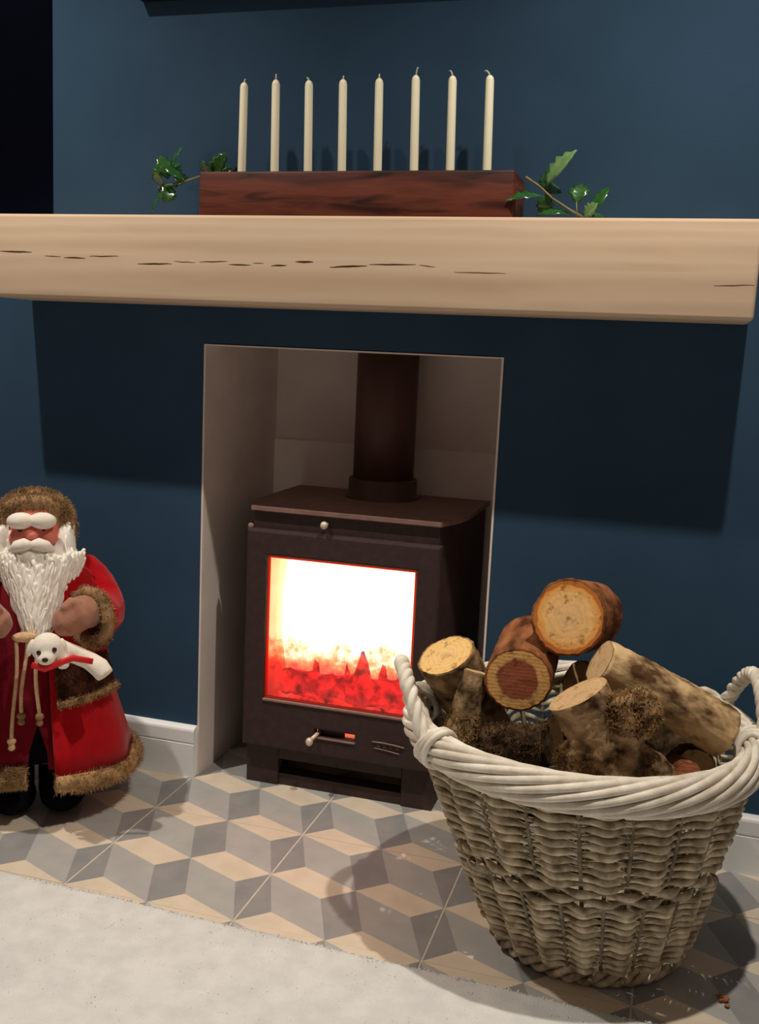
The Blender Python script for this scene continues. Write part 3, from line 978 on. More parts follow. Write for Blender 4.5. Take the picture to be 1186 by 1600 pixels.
# ragged charred stump standing in the embers
MB().tube([(0.038, 0.07, 0.07), (0.035, 0.07, 0.115), (0.036, 0.072, 0.15), (0.034, 0.072, 0.178)], [0.026, 0.022, 0.012, 0.003], 10).build('burning_log', M['glow_log'], fire, True)
for i in range(26):
    x = -0.150 + 0.300 * (i % 13) / 12 + rng.uniform(-0.008, 0.008)
    back = i >= 13
    y = (0.20 if back else 0.125) + rng.uniform(-0.02, 0.02)
    h = (0.30 if back else 0.27) * rng.uniform(0.95, 1.15) * (0.92 if x < -0.13 else 1)
    K = 9
    path, rad = [], []
    sd = rng.uniform(0, 50)
    z0 = 0.105 if back else 0.085 + 0.03 * rng.random()
    for k in range(K):
        s = k / (K - 1)
        path.append((min(max(x + 0.02 * s * noise.noise(Vector((s * 3, sd, 0))), -0.146), 0.146), y, z0 + h * s))
        rad.append(max(0.0015, 0.026 * math.sin(PI * (0.12 + 0.8 * s)) ** 0.7))
    path = [(px, py, min(pz, 0.392)) for px, py, pz in path]
    MB().tube(path, rad, 10).build('flame', M['flame'], fire, True)

# ================================================================== LOG BASKET
BX, BY, TX, TY = 0.870, -0.315, 0.833, -0.315
BH = 0.372
basket = thing('log_basket', 'round grey willow basket of logs with pale twisted rim and rope handles', 'basket', (BX, BY, 0))
def axis(z):
    s = z / BH
    return Vector(((TX - BX) * s, (TY - BY) * s, z))
def brad(z):
    s = z / 0.335
    return 0.150 + (0.258 - 0.150) * (s ** 0.92)
def bpt(a, r, z):
    c = axis(z)
    return Vector((c.x + r * math.cos(a), c.y + r * math.sin(a), z))
NS = 40
rng = random.Random(5)
for k in range(NS):
    a = 2 * PI * (k + 0.5) / NS
    MB().tube([bpt(a, brad(z) - 0.0050 + 0.0015 * math.sin(k * 3.1 + z * 40), z) for z in (0.004, 0.06, 0.12, 0.18, 0.24, 0.30, 0.345)], 0.0032, 7).build('stake', M['stake'], basket, True)
zs = []
z = 0.034
while z < 0.330:
    zs.append(z)
    z += 0.0118 if z < 0.16 else 0.0143
mid = min(range(len(zs)), key=lambda i: abs(zs[i] - 0.185))
def weaver(z, amp, rad, phase, dip, seed, flat=1.0):
    pts = []
    per = 6
    for i in range(NS * per):
        a = 2 * PI * (i + 0.5 * per) / (NS * per)
        st = i / per                                  # stake index
        w = math.cos(PI * (st + phase))
        r = brad(z) + amp * w
        dz = -dip * (0.5 - 0.5 * w) ** 2.4 + 0.0017 * noise.noise(Vector((st * 0.9, seed, 0.3)))
        pts.append(bpt(a, r + 0.0016 * noise.noise(Vector((st, seed, 7))), z + dz))
    return MB().tube(pts, [rad * (0.87 + 0.30 * math.cos(PI * (i / per + phase)) + 0.12 * noise.noise(Vector((i * 0.12, seed, 2)))) for i in range(len(pts))], 7, closed=True)
for i, z in enumerate(zs):
    if abs(i - mid) <= 1:
        weaver(z, 0.0050, 0.0058, i % 2, 0.0, i).build('weaver', M['wicker'], basket, True)
    else:
        ph = 0 if z < 0.185 else 1
        weaver(z + 0.0008 * math.sin(i * 2.3), 0.0084, 0.0049 if z < 0.18 else 0.0059, ph, 0.0058, i).build('weaver', M['wicker'], basket, True)
# foot wale: three rods slanting round the base, two rods close under the rim
for k in range(3):
    pts = []
    for i in range(NS * 6):
        a = 2 * PI * i / (NS * 6)
        w = math.cos(2 * PI * (i / 18.0) + k * 2 * PI / 3)
        pts.append(bpt(a, 0.153 + 0.006 * w, 0.015 + 0.009 * math.sin(2 * PI * (i / 18.0) + k * 2 * PI / 3)))
    MB().tube(pts, 0.0058, 7, closed=True).build('foot_rod', M['wicker'], basket, True)
for k in range(2):
    weaver(0.332 + 0.008 * k, 0.005, 0.0055, k, 0.0, 60 + k).build('weaver', M['wicker'], basket, True)
# woven bottom
b = MB()
for k in range(9):
    r = 0.016 + 0.0165 * k
    pts = [bpt(2 * PI * i / 48, r, 0.013 + 0.003 * math.cos(PI * i)) for i in range(48)]
    b.tube(pts, 0.0075, 6, closed=True)
b.build('woven_bottom', M['wicker'], basket, True)
# rope-laid rim: every rod runs from low outside to high inside
NR = 30
for k in range(NR):
    a0 = 2 * PI * k / NR
    pts, rad = [], []
    K = 26
    for i in range(K):
        s = i / (K - 1)
        a = a0 + math.radians(96) * s
        ph = math.radians(-78 + 250 * s)
        r = 0.2655 + 0.0175 * math.cos(ph) + 0.002 * noise.noise(Vector((k, s * 3, 0)))
        z = 0.3490 + 0.0240 * math.sin(ph) + 0.0012 * noise.noise(Vector((k * 1.7, s * 3, 4)))
        pts.append(bpt(a, r, z))
        rad.append(0.0064 * (0.55 + 0.45 * math.sin(PI * min(max(s, 0.05), 0.95)) ** 0.4))
    MB().tube(pts, rad, 8).build('rim_rod', M['wicker_rim'], basket, True)
# rope handles
def handle(ac, half, hgt):
    a0, a1 = math.radians(ac - half), math.radians(ac + half)
    K = 64
    base = []
    for i in range(K):
        s = i / (K - 1)
        arch = math.sin(PI * s) ** 0.62
        a = a0 + (a1 - a0) * (0.5 + 0.5 * (2 * s - 1) * (1 - 0.18 * arch))
        base.append(bpt(a, 0.279 + 0.006 * arch, 0.335 + (hgt + 0.02) * arch))
    h = MB()
    first = None
    for k in range(3):
        pts = []
        for i in range(K):
            t = (base[min(i + 1, K - 1)] - base[max(i - 1, 0)]).normalized()
            ca = (base[i] - axis(base[i].z))
            ca.z = 0
            u = (ca - t * ca.dot(t)).normalized()
            v = t.cross(u)
            an = 2 * PI * (i / (K - 1)) * 5.0 + k * 2 * PI / 3
            pts.append(base[i] + (u * math.cos(an) + v * math.sin(an)) * 0.0066)
        mb = MB().tube(pts, 0.0064, 8)
        if k == 0:
            first = mb.build('handle', M['wicker_rim'], basket, True)
        else:
            mb.build('strand', M['wicker_rim'], first, True)
    # binding loops where the handle dives through the rim
    for s0, sg in ((math.radians(ac - half), 1), (math.radians(ac + half), -1)):
        for q in range(3):
            pts = []
            for i in range(18):
                ph = 2 * PI * i / 18
                a = s0 + sg * math.radians(2.2 * (q - 1)) + math.radians(5.5) * math.sin(ph) * (0.6 + 0.2 * q)
                pts.append(bpt(a, 0.2655 + 0.026 * math.cos(ph), 0.350 + 0.032 * math.sin(ph)))
            MB().tube(pts, 0.0052, 7, closed=True).build('binding', M['wicker_rim'], first, True)
handle(200, 22, 0.092)
handle(17, 21, 0.092)

# ================================================================== LOGS
def frame_to(p, q, spin=0.0):
    z = (Vector(q) - Vector(p)).normalized()
    x = Vector((1, 0, 0))
    x = (x - z * x.dot(z)).normalized()
    y = z.cross(x)
    R = Matrix((x, y, z)).transposed()
    Mx = R @ Matrix.Rotation(spin, 3, 'Z')
    return Matrix.Translation(Vector(p)) @ Mx.to_4x4()

def log(label, p, q, r0, r1, bark, face, amp=0.06, freq=10, seed=0, bend=0.0, group='split logs in the willow basket', far_face=True, seg=40, n=56, spin=0.0, flute=0.05, rough=0.05, bark_lip=0.93, taper_far=1.0):
    """round log, cut face centred on p, running to q; local z runs along the log"""
    p, q = Vector(p), Vector(q)
    L = (q - p).length
    vs, fs = [], []
    for i in range(seg):
        s = i / (seg - 1)
        z = L * s
        rr = r0 + (r1 - r0) * s
        for j in range(n):
            a = 2 * PI * j / n
            d = 1 + flute * math.sin(2 * a + seed) * 0.6 + amp * noise.noise(Vector((math.cos(a) * 1.3 + seed * 3, math.sin(a) * 1.3, z * freq))) \
                + amp * 0.6 * noise.noise(Vector((math.cos(a) * 4 + seed, math.sin(a) * 4, z * freq * 4))) \
                + rough * noise.noise(Vector((math.cos(a) * 9 + seed, math.sin(a) * 9, z * 110)))
            vs.append((rr * d * math.cos(a) + bend * math.sin(PI * s), rr * d * math.sin(a), z))
    for i in range(seg - 1):
        for j in range(n):
            fs.append((i * n + j, i * n + (j + 1) % n, (i + 1) * n + (j + 1) % n, (i + 1) * n + j))
    # thin bark lip turning in to the face
    lip = [(vs[j][0] * bark_lip, vs[j][1] * bark_lip, 0.0008) for j in range(n)]
    base = len(vs)
    vs += lip
    for j in range(n):
        fs.append((j, base + j, base + (j + 1) % n, (j + 1) % n))
    e = (seg - 1) * n
    fs.append(tuple(e + j for j in range(n)))
    o = MB().add(vs, fs).build('log', bark, None, True)
    o.matrix_world = frame_to(p, q, spin)
    props(o, label, 'log', group)
    # cut face
    fv, ff = [(0, 0, -0.0004)], []
    rings = 5
    for k in range(1, rings + 1):
        for j in range(n):
            x, y, _ = vs[j]
            s = k / rings * (bark_lip + 0.01)
            fv.append((x * s, y * s, 0.0006 * noise.noise(Vector((x * s * 90, y * s * 90, seed))) - 0.0003))
    for j in range(n):
        ff.append((0, 1 + (j + 1) % n, 1 + j))
        for k in range(rings - 1):
            a, c = 1 + k * n, 1 + (k + 1) * n
            ff.append((a + j, a + (j + 1) % n, c + (j + 1) % n, c + j))
    MB().add(fv, ff).build('cut_face', face, o, True)
    return o

def surf_roots(o, count, rng, cond=None):
    me = o.data
    polys = [p for p in me.polygons if len(p.vertices) <= 4]
    if cond:
        polys = [p for p in polys if cond(p.center, p.normal)]
    ws = [p.area for p in polys]
    out = []
    if not polys:
        return out
    for p in rng.choices(polys, ws, k=count):
        vv = [me.vertices[i].co for i in p.vertices]
        a, c = rng.random(), rng.random()
        pt = vv[0].lerp(vv[1], a).lerp(vv[-1].lerp(vv[2], a) if len(vv) > 3 else vv[2], c)
        out.append((pt.copy(), p.normal.copy()))
    return out

log('grey log with blotchy yellowish cut end, leftmost, beside the left handle', (0.613, -0.345, 0.449), (0.690, -0.255, 0.270), 0.049, 0.042, M['bark_grey'], M['face_yellow'], 0.06, 12, 1.3)
log('log with dark round heartwood on its cut end, middle of the pile', (0.743, -0.415, 0.446), (0.730, -0.19, 0.441), 0.0505, 0.052, M['bark_red'], M['face_heart'], 0.03, 10, 2.1)
log('reddish log with orange cut end, topmost of the pile', (0.808, -0.375, 0.543), (0.829, -0.175, 0.500), 0.0585, 0.0555, M['bark_red'], M['face_orange'], 0.03, 8, 4.2)
log('long pale birch log slanting down to the right rim', (0.863, -0.413, 0.491), (1.050, -0.345, 0.385), 0.0355, 0.041, M['bark_birch'], M['face_pale'], 0.07, 14, 6.0, 0.004)
log('brown log half hidden behind birch log, below the topmost log', (0.818, -0.26, 0.412), (0.925, -0.19, 0.350), 0.033, 0.036, M['bark_red'], M['face_pale'], 0.06, 12, 7.7)
br = log('short mossy branch leaning upright against the leftmost log', (0.676, -0.402, 0.446), (0.657, -0.430, 0.335), 0.019, 0.024, M['bark_grey'], M['face_pale'], 0.14, 20, 9.0)
rng = random.Random(21)
mo = tufts(surf_roots(br, 650, rng, lambda c, nn: c.z > 0.065), 0.006, 0.0007, 0.1, 0.9, rng).build('moss', M['moss'], br)
mo['kind'] = 'stuff'
dk = log('black mossy log lying flat below the heartwood log', (0.797, -0.445, 0.359), (0.704, -0.428, 0.340), 0.029, 0.031, M['bark_dark'], M['bark_dark'], 0.14, 22, 12.0)
mo = tufts(surf_roots(dk, 1400, rng), 0.007, 0.0008, 0.1, 1.0, rng).build('moss', M['moss_dark'], dk)
mo['kind'] = 'stuff'
log('small reddish offcut with ringed end, front right of the pile', (1.003, -0.428, 0.340), (0.985, -0.34, 0.312), 0.020, 0.022, M['bark_red'], M['face_heart'], 0.12, 20, 15.0)
log('dark log deep in the basket below the mossy black log', (0.735, -0.405, 0.245), (0.86, -0.30, 0.235), 0.038, 0.038, M['bark_dark'], M['face_pale'], 0.08, 12, 17.0)
log('dark log deep at the back of the basket behind the heartwood log', (0.785, -0.215, 0.292), (0.880, -0.145, 0.280), 0.033, 0.033, M['bark_dark'], M['face_pale'], 0.08, 12, 23.0)
log('dark log deep at the right of the basket under the birch end', (1.015, -0.325, 0.312), (0.965, -0.200, 0.312), 0.034, 0.034, M['bark_dark'], M['face_pale'], 0.08, 12, 27.0)
log('dark log deep in the basket below the birch log', (0.955, -0.385, 0.235), (0.970, -0.25, 0.235), 0.036, 0.036, M['bark_dark'], M['face_pale'], 0.08, 12, 19.0)

# knotty forked log in front, one continuous surface
def knotty():
    A, Bv = Vector((0.840, -0.500, 0.465)), Vector((0.910, -0.492, 0.350))
    d = (Bv - A).normalized()
    b = MB()
    b.tube([A, A + d * 0.03, A + d * 0.07, A + d * 0.12, Bv], [0.046, 0.044, 0.045, 0.048, 0.047], 20)
    b.tube([(0.895, -0.498, 0.372), (0.940, -0.482, 0.356), (0.975, -0.466, 0.346)], [0.042, 0.038, 0.024], 18)
    b.tube([(0.880, -0.497, 0.385), (0.848, -0.495, 0.362), (0.828, -0.490, 0.348)], [0.040, 0.036, 0.026], 16)
    b.ellipsoid((0.920, -0.508, 0.448), (0.038, 0.034, 0.036))
    b.ellipsoid((0.906, -0.500, 0.422), (0.036, 0.034, 0.040))
    me = fuse(b, 0.0036, 2)
    for v in me.vertices:
        co = v.co
        dist = (co - A).dot(d)
        k = min(max((dist - 0.004) / 0.02, 0), 1)
        nn = noise.noise(co * 48) * 0.0055 + noise.noise(co * 120) * 0.0036 + noise.noise(co * 260) * 0.0018 - 0.001
        v.co = co + v.normal * nn * k
        if dist < 0.006:
            v.co = v.co - d * (((v.co - A).dot(d)))
    o = link('log', me, None, [M['bark_knot']], True)
    props(o, 'knotty forked log with pale cut face and mossy burl, front of the pile', 'log', 'split logs in the willow basket')
    # pale cut face disc
    x = d.orthogonal().normalized()
    y = d.cross(x)
    nn_ = 32
    vs = [A - d * 0.0012]
    for k in range(1, 5):
        for j in range(nn_):
            a = 2 * PI * j / nn_
            r = 0.0455 * k / 4 * (1 + 0.05 * noise.noise(Vector((math.cos(a) * 2, math.sin(a) * 2, 3))))
            vs.append(A + (x * math.cos(a) + y * math.sin(a)) * r - d * 0.0008 * (1 - 0.8 * (k == 4)))
    fs = [(0, 1 + (j + 1) % nn_, 1 + j) for j in range(nn_)]
    for k in range(3):
        for j in range(nn_):
            a, c = 1 + k * nn_, 1 + (k + 1) * nn_
            fs.append((a + j, a + (j + 1) % nn_, c + (j + 1) % nn_, c + j))
    f = MB()
    Mx = frame_to(A, A + d)
    inv = Mx.inverted()
    f.add([inv @ v for v in vs], fs)
    fo = f.build('cut_face', M['face_pale'], o, True)
    fo.matrix_local = Mx
    rg = random.Random(8)
    bc = Vector((0.920, -0.508, 0.448))
    mo = tufts(surf_roots(o, 2200, rg, lambda c, nn: ((c - bc).length < 0.046 and c.z > 0.424) or (c.x < 0.875 and c.z < 0.385)), 0.007, 0.0008, 0.2, 1.0, rg).build('moss', M['moss'], o)
    mo['kind'] = 'stuff'
knotty()

# --- crumbs of bark on the hearth
def crumb(x, y, size, seed, label):
    rg = random.Random(seed)
    b = MB()
    for _ in range(7):
        c = (rg.uniform(-.5, .5) * size, rg.uniform(-.8, .8) * size, rg.uniform(0.12, 0.35) * size)
        b.ellipsoid(c, (size * rg.uniform(.2, .4), size * rg.uniform(.2, .45), size * rg.uniform(.10, .22)), Euler((rg.uniform(-.4, .4), rg.uniform(-.4, .4), rg.uniform(0, 3))), 8, 6)
    zmin = min(v[2] for v in b.v)
    b.v = [(v[0], v[1], v[2] - zmin) for v in b.v]
    o = b.build('bark_crumb', M['crumb'])
    o.location = (x, y, 0.0004)
    props(o, label, 'bark', 'bark crumbs on the hearth')
crumb(1.083, -0.437, 0.013, 1, 'shaggy brown bark crumb lying on the tiles in front of the basket')
crumb(1.150, -0.375, 0.004, 2, 'tiny bark speck on the tiles beside the larger crumb')

# ================================================================== CHRISTMAS DOLL
def doll():
    D = thing('christmas_doll', 'standing white-bearded doll in red fur-trimmed coat and fur hood by the left skirting', 'doll', (-0.250, -0.222, 0.0), math.radians(33))
    D.scale = (0.982, 0.982, 0.982)
    rng = random.Random(4)
    # body: one continuous figure (torso, head, arms, legs)
    b = MB()
    b.tube([(0, 0.01, 0.10), (0, 0.01, 0.20), (0, 0.01, 0.32), (0, 0.01, 0.44), (0, 0.005, 0.50), (0, 0.0, 0.53)], [0.085, 0.10, 0.10, 0.095, 0.07, 0.035], 20)
    b.ellipsoid((0, -0.018, 0.575), (0.054, 0.056, 0.062), nu=24, nv=16)
    b.ellipsoid((-0.004, -0.078, 0.571), (0.0145, 0.014, 0.012))
    for s in (-1, 1):
        b.ellipsoid((s * 0.028, -0.062, 0.563), (0.019, 0.014, 0.015))
        b.ellipsoid((s * 0.055, -0.01, 0.575), (0.008, 0.012, 0.016))
        b.tube([(s * 0.070, 0.01, 0.48), (s * 0.118, 0.0, 0.44), (s * 0.128, -0.04, 0.415), (s * 0.10, -0.115, 0.416)], [0.030, 0.026, 0.026, 0.024], 14)
        b.tube([(s * 0.046, 0.005, 0.14), (s * 0.048, 0.0, 0.07), (s * 0.048, -0.005, 0.035)], [0.045, 0.036, 0.03], 14)
    link('body', fuse(b, 0.005, 3), D, [M['skin']], True)
    for s in (-1, 1):
        MB().ellipsoid((s * 0.020 - 0.003, -0.0665, 0.5790), (0.0065, 0.005, 0.0045)).build('eye', M['eye'], D, True)
        # bushy white brow, moustache half
        MB().ellipsoid((s * 0.0205 - 0.003, -0.073, 0.5985), (0.0265, 0.018, 0.0165), Euler((0, s * 0.08, s * 0.25))).build('eyebrow', M['felt_white'], D, True)
        b = MB()
        b.tube([(-0.004, -0.090, 0.5535), (s * 0.012 - 0.003, -0.092, 0.5560), (s * 0.026 - 0.003, -0.084, 0.5500), (s * 0.040 - 0.003, -0.072, 0.5405)], [0.008, 0.0125, 0.0125, 0.005], 14)
        b.build('moustache', M['felt_white'], D, True)
    MB().ellipsoid((-0.003, -0.083, 0.529), (0.031, 0.016, 0.018)).build('chin_tuft', M['felt_white'], D, True)
    # beard: soft core and wavy locks
    b = MB()
    b.ellipsoid((0.006, -0.056, 0.492), (0.078, 0.038, 0.060), nu=24, nv=16)
    b.ellipsoid((0.010, -0.076, 0.440), (0.058, 0.036, 0.066), nu=24, nv=16)
    b.ellipsoid((0.008, -0.090, 0.400), (0.032, 0.024, 0.040), nu=20, nv=14)
    for s in (-1, 1):
        b.ellipsoid((s * 0.058, -0.036, 0.540), (0.022, 0.026, 0.05))
    core = link('beard', fuse(b, 0.005, 4), D, [M['beard']], True)
    def half(z):
        """half width and depth of the beard at height z"""
        t = min(max((z - 0.355) / 0.165, 0), 1)
        return 0.022 + 0.068 * t ** 0.8, 0.130 - 0.036 * t
    lk = MB()
    for i in range(760):
        u = rng.uniform(-1, 1)
        zz = rng.uniform(0.505, 0.538) if i % 3 else rng.uniform(0.43, 0.50)
        x0 = None
        if i < 90:
            zz = rng.uniform(0.530, 0.590)
            u = (1 if i % 2 else -1) * rng.uniform(0.80, 1.0)
        L = (zz - 0.355) * rng.uniform(0.45, 1.0)
        ph, fq, am = rng.uniform(0, 6.3), rng.uniform(70, 130), rng.uniform(0.0012, 0.0034)
        pts, rad = [], []
        K = 20
        r0_ = rng.uniform(0.0017, 0.0034)
        lift = rng.uniform(-0.004, 0.004)
        for k in range(K):
            t = k / (K - 1)
            z = max(zz - L * t, 0.352)
            hw, dp = half(z)
            if i < 90:
                kk = min(max((z - 0.50) / 0.04, 0), 1)
                hw = hw * (1 - kk) + 0.066 * kk
                dp = dp * (1 - kk) + (0.064 + (0.59 - z) * 0.4) * kk
            uu = u * (1 - 0.12 * t)
            yy = -dp * (0.30 + 0.70 * math.sqrt(max(0.0, 1 - uu * uu)))
            pts.append((0.008 + hw * uu + am * math.sin(ph + fq * z), yy + am * 0.6 * math.cos(ph * 1.7 + fq * z) - lift, z))
            rad.append(r0_ * (1 - t ** 2.5) + 0.0004)
        lk.tube(pts, rad, 6, flat=0.7)
    lo = lk.build('beard_locks', M['beard'], core, True)
    lo['kind'] = 'stuff'
    # hood of brown fur round the face, running down behind the beard
    b = MB()
    b.ellipsoid((0, 0.004, 0.590), (0.076, 0.066, 0.060), nu=24, nv=14)
    pts = []
    for k in range(19):
        a = math.radians(-42 + 264 * k / 18)
        pts.append((0.064 * math.cos(a), -0.046 + 0.022 * abs(math.cos(a)), 0.578 + 0.052 * math.sin(a) if math.sin(a) > 0 else 0.578 + 0.09 * math.sin(a)))
    b.tube(pts, 0.0165, 12)
    hood = link('hood', fuse(b, 0.005, 3), D, [M['fur_brown']], True)
    f = tufts(surf_roots(hood, 5200, rng, lambda c, n: not (abs(c.x) < 0.047 and c.y < -0.045 and c.z < 0.612)), 0.0085, 0.00065, 0.35, 0.75, rng).build('fur', M['fur_brown'], hood)
    f['kind'] = 'stuff'
    # coat: open-fronted flared shell with soft folds
    prof = [(0.058, 0.530), (0.094, 0.512), (0.120, 0.480), (0.132, 0.430), (0.138, 0.370), (0.143, 0.300), (0.160, 0.220), (0.181, 0.150), (0.197, 0.100)]
    def shell(prof, th0, th1, off, folds, depth, thick, n=72, seed=0.0, close_from=None):
        b = MB()
        vs, fs = [], []
        K = len(prof)
        for sgn in (0, 1):
            for r, z in prof:
                for j in range(n):
                    g = 1.0 if close_from is None else min(max((close_from - z) / 0.06, 0.0), 1.0)
                    mid_ = (th0 + th1) / 2
                    half_ = (th1 - th0) / 2 * g + (PI - 0.001) * (1 - g)
                    a = mid_ - half_ + 2 * half_ * j / (n - 1)
                    fo = 1 + folds * max(0, (0.40 - z) / 0.30) * math.sin(a * 9 + seed + 2 * noise.noise(Vector((a, z * 4, seed))))
                    rr = (r + off) * fo - sgn * thick
                    vs.append((rr * math.cos(a), rr * math.sin(a) * depth, z + 0.006 * math.sin(a * 3 + seed) * (z < 0.15)))
        T = K * n
        for i in range(K - 1):
            for j in range(n - 1):
                a = i * n + j
                fs.append((a, a + n, a + n + 1, a + 1))
                fs.append((T + a, T + a + 1, T + a + n + 1, T + a + n))
        for j in range(n - 1):
            fs.append((j, j + 1, T + j + 1, T + j))
            e = (K - 1) * n + j
            fs.append((e, T + e, T + e + 1, e + 1))
        for i in range(K - 1):
            a = i * n
            fs.append((a, T + a, T + a + n, a + n))
            e = i * n + n - 1
            fs.append((e, e + n, T + e + n, T + e))
        b.add(vs, fs)
        return b
    # front is at angle -90 deg; opening from x = -0.10 to x = +0.034
    th0 = math.radians(-90 + 12)
    th1 = math.radians(270 - 34)
    coat = shell(prof, th0, th1, 0.0, 0.018, 0.84, 0.004).build('coat', M['red'], D, True)
    # sleeves with elbows
    for s in (-1, 1):
        b = MB()
        b.tube([(s * 0.062, 0.005, 0.500), (s * 0.094, 0.004, 0.486), (s * 0.119, -0.004, 0.456), (s * 0.133, -0.024, 0.425), (s * 0.132, -0.056, 0.410), (s * 0.120, -0.088, 0.412), (s * 0.110, -0.108, 0.414)],
               [0.026, 0.034, 0.037, 0.040, 0.044, 0.048, 0.049], 20)
        me = fuse(b, 0.005, 3)
        for v in me.vertices:
            v.co += v.normal * 0.0025 * noise.noise(v.co * 38)
        link('sleeve', me, D, [M['red']], True)
        # fur cuff ring
        c = Vector((s * 0.106, -0.116, 0.414))
        ax = Vector((-s * 0.70, -0.70, 0.0)).normalized()
        u = Vector((0, 0, 1))
        w = ax.cross(u)
        pts = [c + u * 0.050 * math.cos(2 * PI * k / 28) + w * 0.046 * math.sin(2 * PI * k / 28) for k in range(28)]
        cu = MB().tube(pts, 0.0125, 12, closed=True).build('cuff', M['fur_brown'], D, True)
        f = tufts(surf_roots(cu, 900, rng), 0.007, 0.0008, 0.15, 0.6, rng).build('fur', M['fur_brown'], cu)
        f['kind'] = 'stuff'
        MB().tube([c - ax * 0.005, c - ax * 0.004], [0.046, 0.046], 24).build('cuff_lining', M['fur_dark'], D)
        # mitten with thumb
        b = MB()
        b.tube([(s * 0.108, -0.118, 0.424), (s * 0.094, -0.138, 0.432), (s * 0.076, -0.152, 0.428), (s * 0.056, -0.158, 0.414), (s * 0.042, -0.156, 0.404)], [0.029, 0.033, 0.034, 0.029, 0.016], 18)
        b.tube([(s * 0.090, -0.150, 0.449), (s * 0.070, -0.166, 0.456), (s * 0.055, -0.170, 0.444)], [0.012, 0.013, 0.009], 12)
        link('mitten', fuse(b, 0.004, 3), D, [M['suede']], True)
    # inner robe with a split and fur hem
    rprof = [(0.100, 0.500), (0.118, 0.42), (0.122, 0.34), (0.130, 0.26), (0.138, 0.215), (0.142, 0.20), (0.146, 0.18), (0.152, 0.15), (0.160, 0.118)]
    shell(rprof, math.radians(-90 + 10), math.radians(270 - 4), 0.0, 0.030, 0.86, 0.004, 72, 1.3, 0.205).build('robe', M['maroon'], D, True)
    MB().lathe([(0.085, 0.33), (0.104, 0.28), (0.112, 0.20), (0.118, 0.12), (0.05, 0.118)], (0, 0, 0), 28).build('trousers', M['black_cloth'], D, True)
    for s in (-1, 1):
        MB().tube([(s * 0.048, 0.0, 0.16), (s * 0.049, -0.002, 0.10), (s * 0.049, -0.006, 0.05), (s * 0.049, -0.01, 0.02)], [0.048, 0.046, 0.045, 0.045], 18).build('trouser_leg', M['black_cloth'], D, True)
    # round-toed black boots
    for s in (-1, 1):
        b = MB()
        b.ellipsoid((s * 0.048 + 0.004, -0.052, 0.036), (0.046, 0.062, 0.036), nu=22, nv=14)
        b.ellipsoid((s * 0.048 + 0.002, 0.010, 0.034), (0.040, 0.046, 0.034), nu=22, nv=14)
        b.tube([(s * 0.048, 0.0, 0.02), (s * 0.048, 0.0, 0.08)], [0.040, 0.040], 18)
        me = fuse(b, 0.005, 3)
        lo_ = min(v.co.z for v in me.vertices)
        for v in me.vertices:
            v.co.z = max(v.co.z - lo_ - 0.002, 0.0)
        link('boot', me, D, [M['black_cloth']], True)
    # fur hems
    def hem(th0, th1, r, z, depth, rad, parent_name, n=52, drop=0.0):
        pts = []
        for k in range(n):
            a = th0 + (th1 - th0) * k / (n - 1)
            pts.append((r * math.cos(a), r * math.sin(a) * depth, z + 0.006 * math.sin(a * 3) + drop * math.cos(a + PI / 2)))
        o = MB().tube(pts, rad, 12).build(parent_name, M['fur'], D, True)
        f = tufts(surf_roots(o, 5200, rng), 0.011, 0.00065, 0.6, 0.75, rng).build('fur', M['fur'], o)
        f['kind'] = 'stuff'
    hem(th0, th1, 0.196, 0.090, 0.84, 0.017, 'coat_hem')
    hem(math.radians(-90 - 46), math.radians(-90 - 5), 0.160, 0.098, 0.86, 0.016, 'robe_hem', 20)
    # pocket flap of dark fur on the right coat front
    vs, fs = [], []
    NA, NZ = 16, 8
    for i in range(NZ):
        z = 0.318 - 0.070 * i / (NZ - 1)
        for j in range(NA):
            a = math.radians(-90 + 15 + 52 * j / (NA - 1))
            r = 0.1505 + 0.022 * (i / (NZ - 1)) * 0.9
            vs.append((r * math.cos(a), r * math.sin(a) * 0.84, z + 0.012 * j / NA))
    for i in range(NZ - 1):
        for j in range(NA - 1):
            a = i * NA + j
            fs.append((a, a + NA, a + NA + 1, a + 1))
    pk = MB().add(vs, fs).build('pocket', M['fur_dark'], D, True)
    md = tufts(surf_roots(pk, 900, rng), 0.006, 0.0008, 0.6, 0.5, rng).build('fur', M['fur_dark'], pk)
    md['kind'] = 'stuff'
    pts = [Vector((0.172 * math.cos(math.radians(-90 + 15 + 52 * j / 14)), 0.172 * 0.84 * math.sin(math.radians(-90 + 15 + 52 * j / 14)), 0.247 + 0.012 * j / 14)) for j in range(15)]
    pt = MB().tube(pts, 0.007, 10).build('pocket_trim', M['fur_brown'], D, True)
    f = tufts(surf_roots(pt, 500, rng), 0.007, 0.0008, 0.4, 0.6, rng).build('fur', M['fur_brown'], pt)
    f['kind'] = 'stuff'
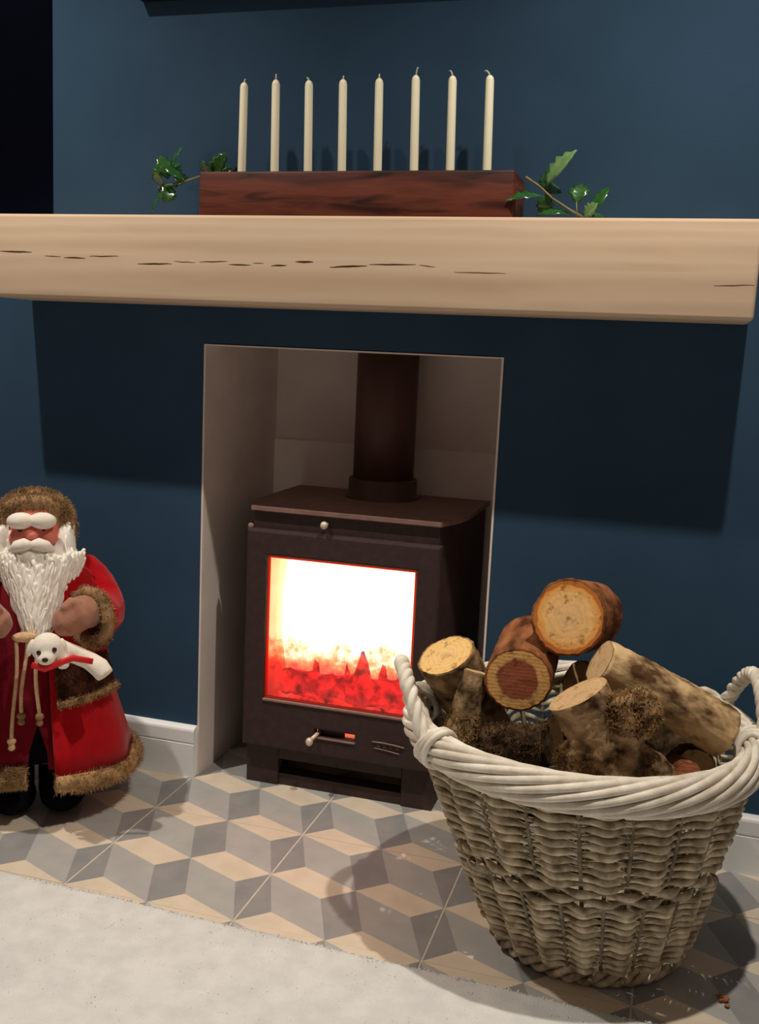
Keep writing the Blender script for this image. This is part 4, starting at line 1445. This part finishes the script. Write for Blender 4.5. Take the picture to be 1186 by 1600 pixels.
    # hanging cords with knots and tassel ends
    for k, (x0, x1, z1, tw) in enumerate([(-0.030, -0.036, 0.190, 1), (-0.012, -0.020, 0.240, 0), (0.006, 0.010, 0.236, 0)]):
        pts = []
        for i in range(12):
            s = i / 11
            pts.append((x0 + (x1 - x0) * s + 0.003 * math.sin(s * 5 + k), -0.134 - 0.012 * s - 0.012 * max(0, s - 0.3), 0.384 + (z1 - 0.384) * s))
        c = MB().tube(pts, 0.0036, 8).build('cord', M['cord'], D, True)
        b = MB()
        e = Vector(pts[-1])
        b.ellipsoid(e + Vector((0, 0, -0.004)), (0.0085, 0.0075, 0.007))
        b.lathe([(0.004, -0.022), (0.0068, -0.019), (0.005, -0.008)], e, 10)
        b.build('tassel', M['cord'] if tw else M['fur_brown'], c, True)
    MB().ellipsoid((-0.014, -0.132, 0.384), (0.024, 0.012, 0.010)).build('cord_knot', M['cord'], D, True)
    return D
DOLL = doll()

# --- small white plush dog tucked under the right mitten
def plush():
    base = DOLL.matrix_basis @ Vector((0.028, -0.197, 0.379))
    T = thing('plush_dog', 'small white plush dog with red ribbon held under the doll mitten', 'toy', base, math.radians(33))
    b = MB()
    b.ellipsoid((0, 0, 0.002), (0.029, 0.025, 0.028), nu=20, nv=14)
    b.ellipsoid((-0.002, -0.020, -0.012), (0.017, 0.014, 0.013), nu=18, nv=12)
    b.tube([(0.02, 0.012, -0.006), (0.05, 0.020, -0.020), (0.074, 0.020, -0.032), (0.092, 0.012, -0.044), (0.103, 0.004, -0.058)], [0.020, 0.017, 0.017, 0.019, 0.017], 16)
    b.tube([(0.024, 0.005, -0.010), (0.028, -0.006, -0.028), (0.029, -0.010, -0.036)], [0.013, 0.012, 0.009], 12)
    link('body', fuse(b, 0.0035, 3), T, [M['felt_white']], True)
    for x, y, z in ((-0.014, -0.0245, 0.000), (0.013, -0.0230, 0.004)):
        MB().ellipsoid((x, y, z), (0.0042, 0.003, 0.0050)).build('eye', M['eye'], T, True)
    MB().ellipsoid((-0.003, -0.034, -0.011), (0.0055, 0.004, 0.0045)).build('nose', M['eye'], T, True)
    for s in (-1, 1):
        MB().ellipsoid((s * 0.029, 0.002, 0.002), (0.006, 0.008, 0.017), Euler((0.1, s * -0.25, 0))).build('ear', M['felt_white'], T, True)
    b = MB()
    b.tube([(-0.026, -0.012, -0.026), (-0.004, -0.024, -0.031), (0.018, -0.018, -0.024), (0.045, -0.010, -0.0165), (0.080, -0.016, -0.023)], [0.006, 0.006, 0.0065, 0.0065, 0.006], 8, flat=0.5)
    b.build('ribbon', M['ribbon'], T, True)
plush()
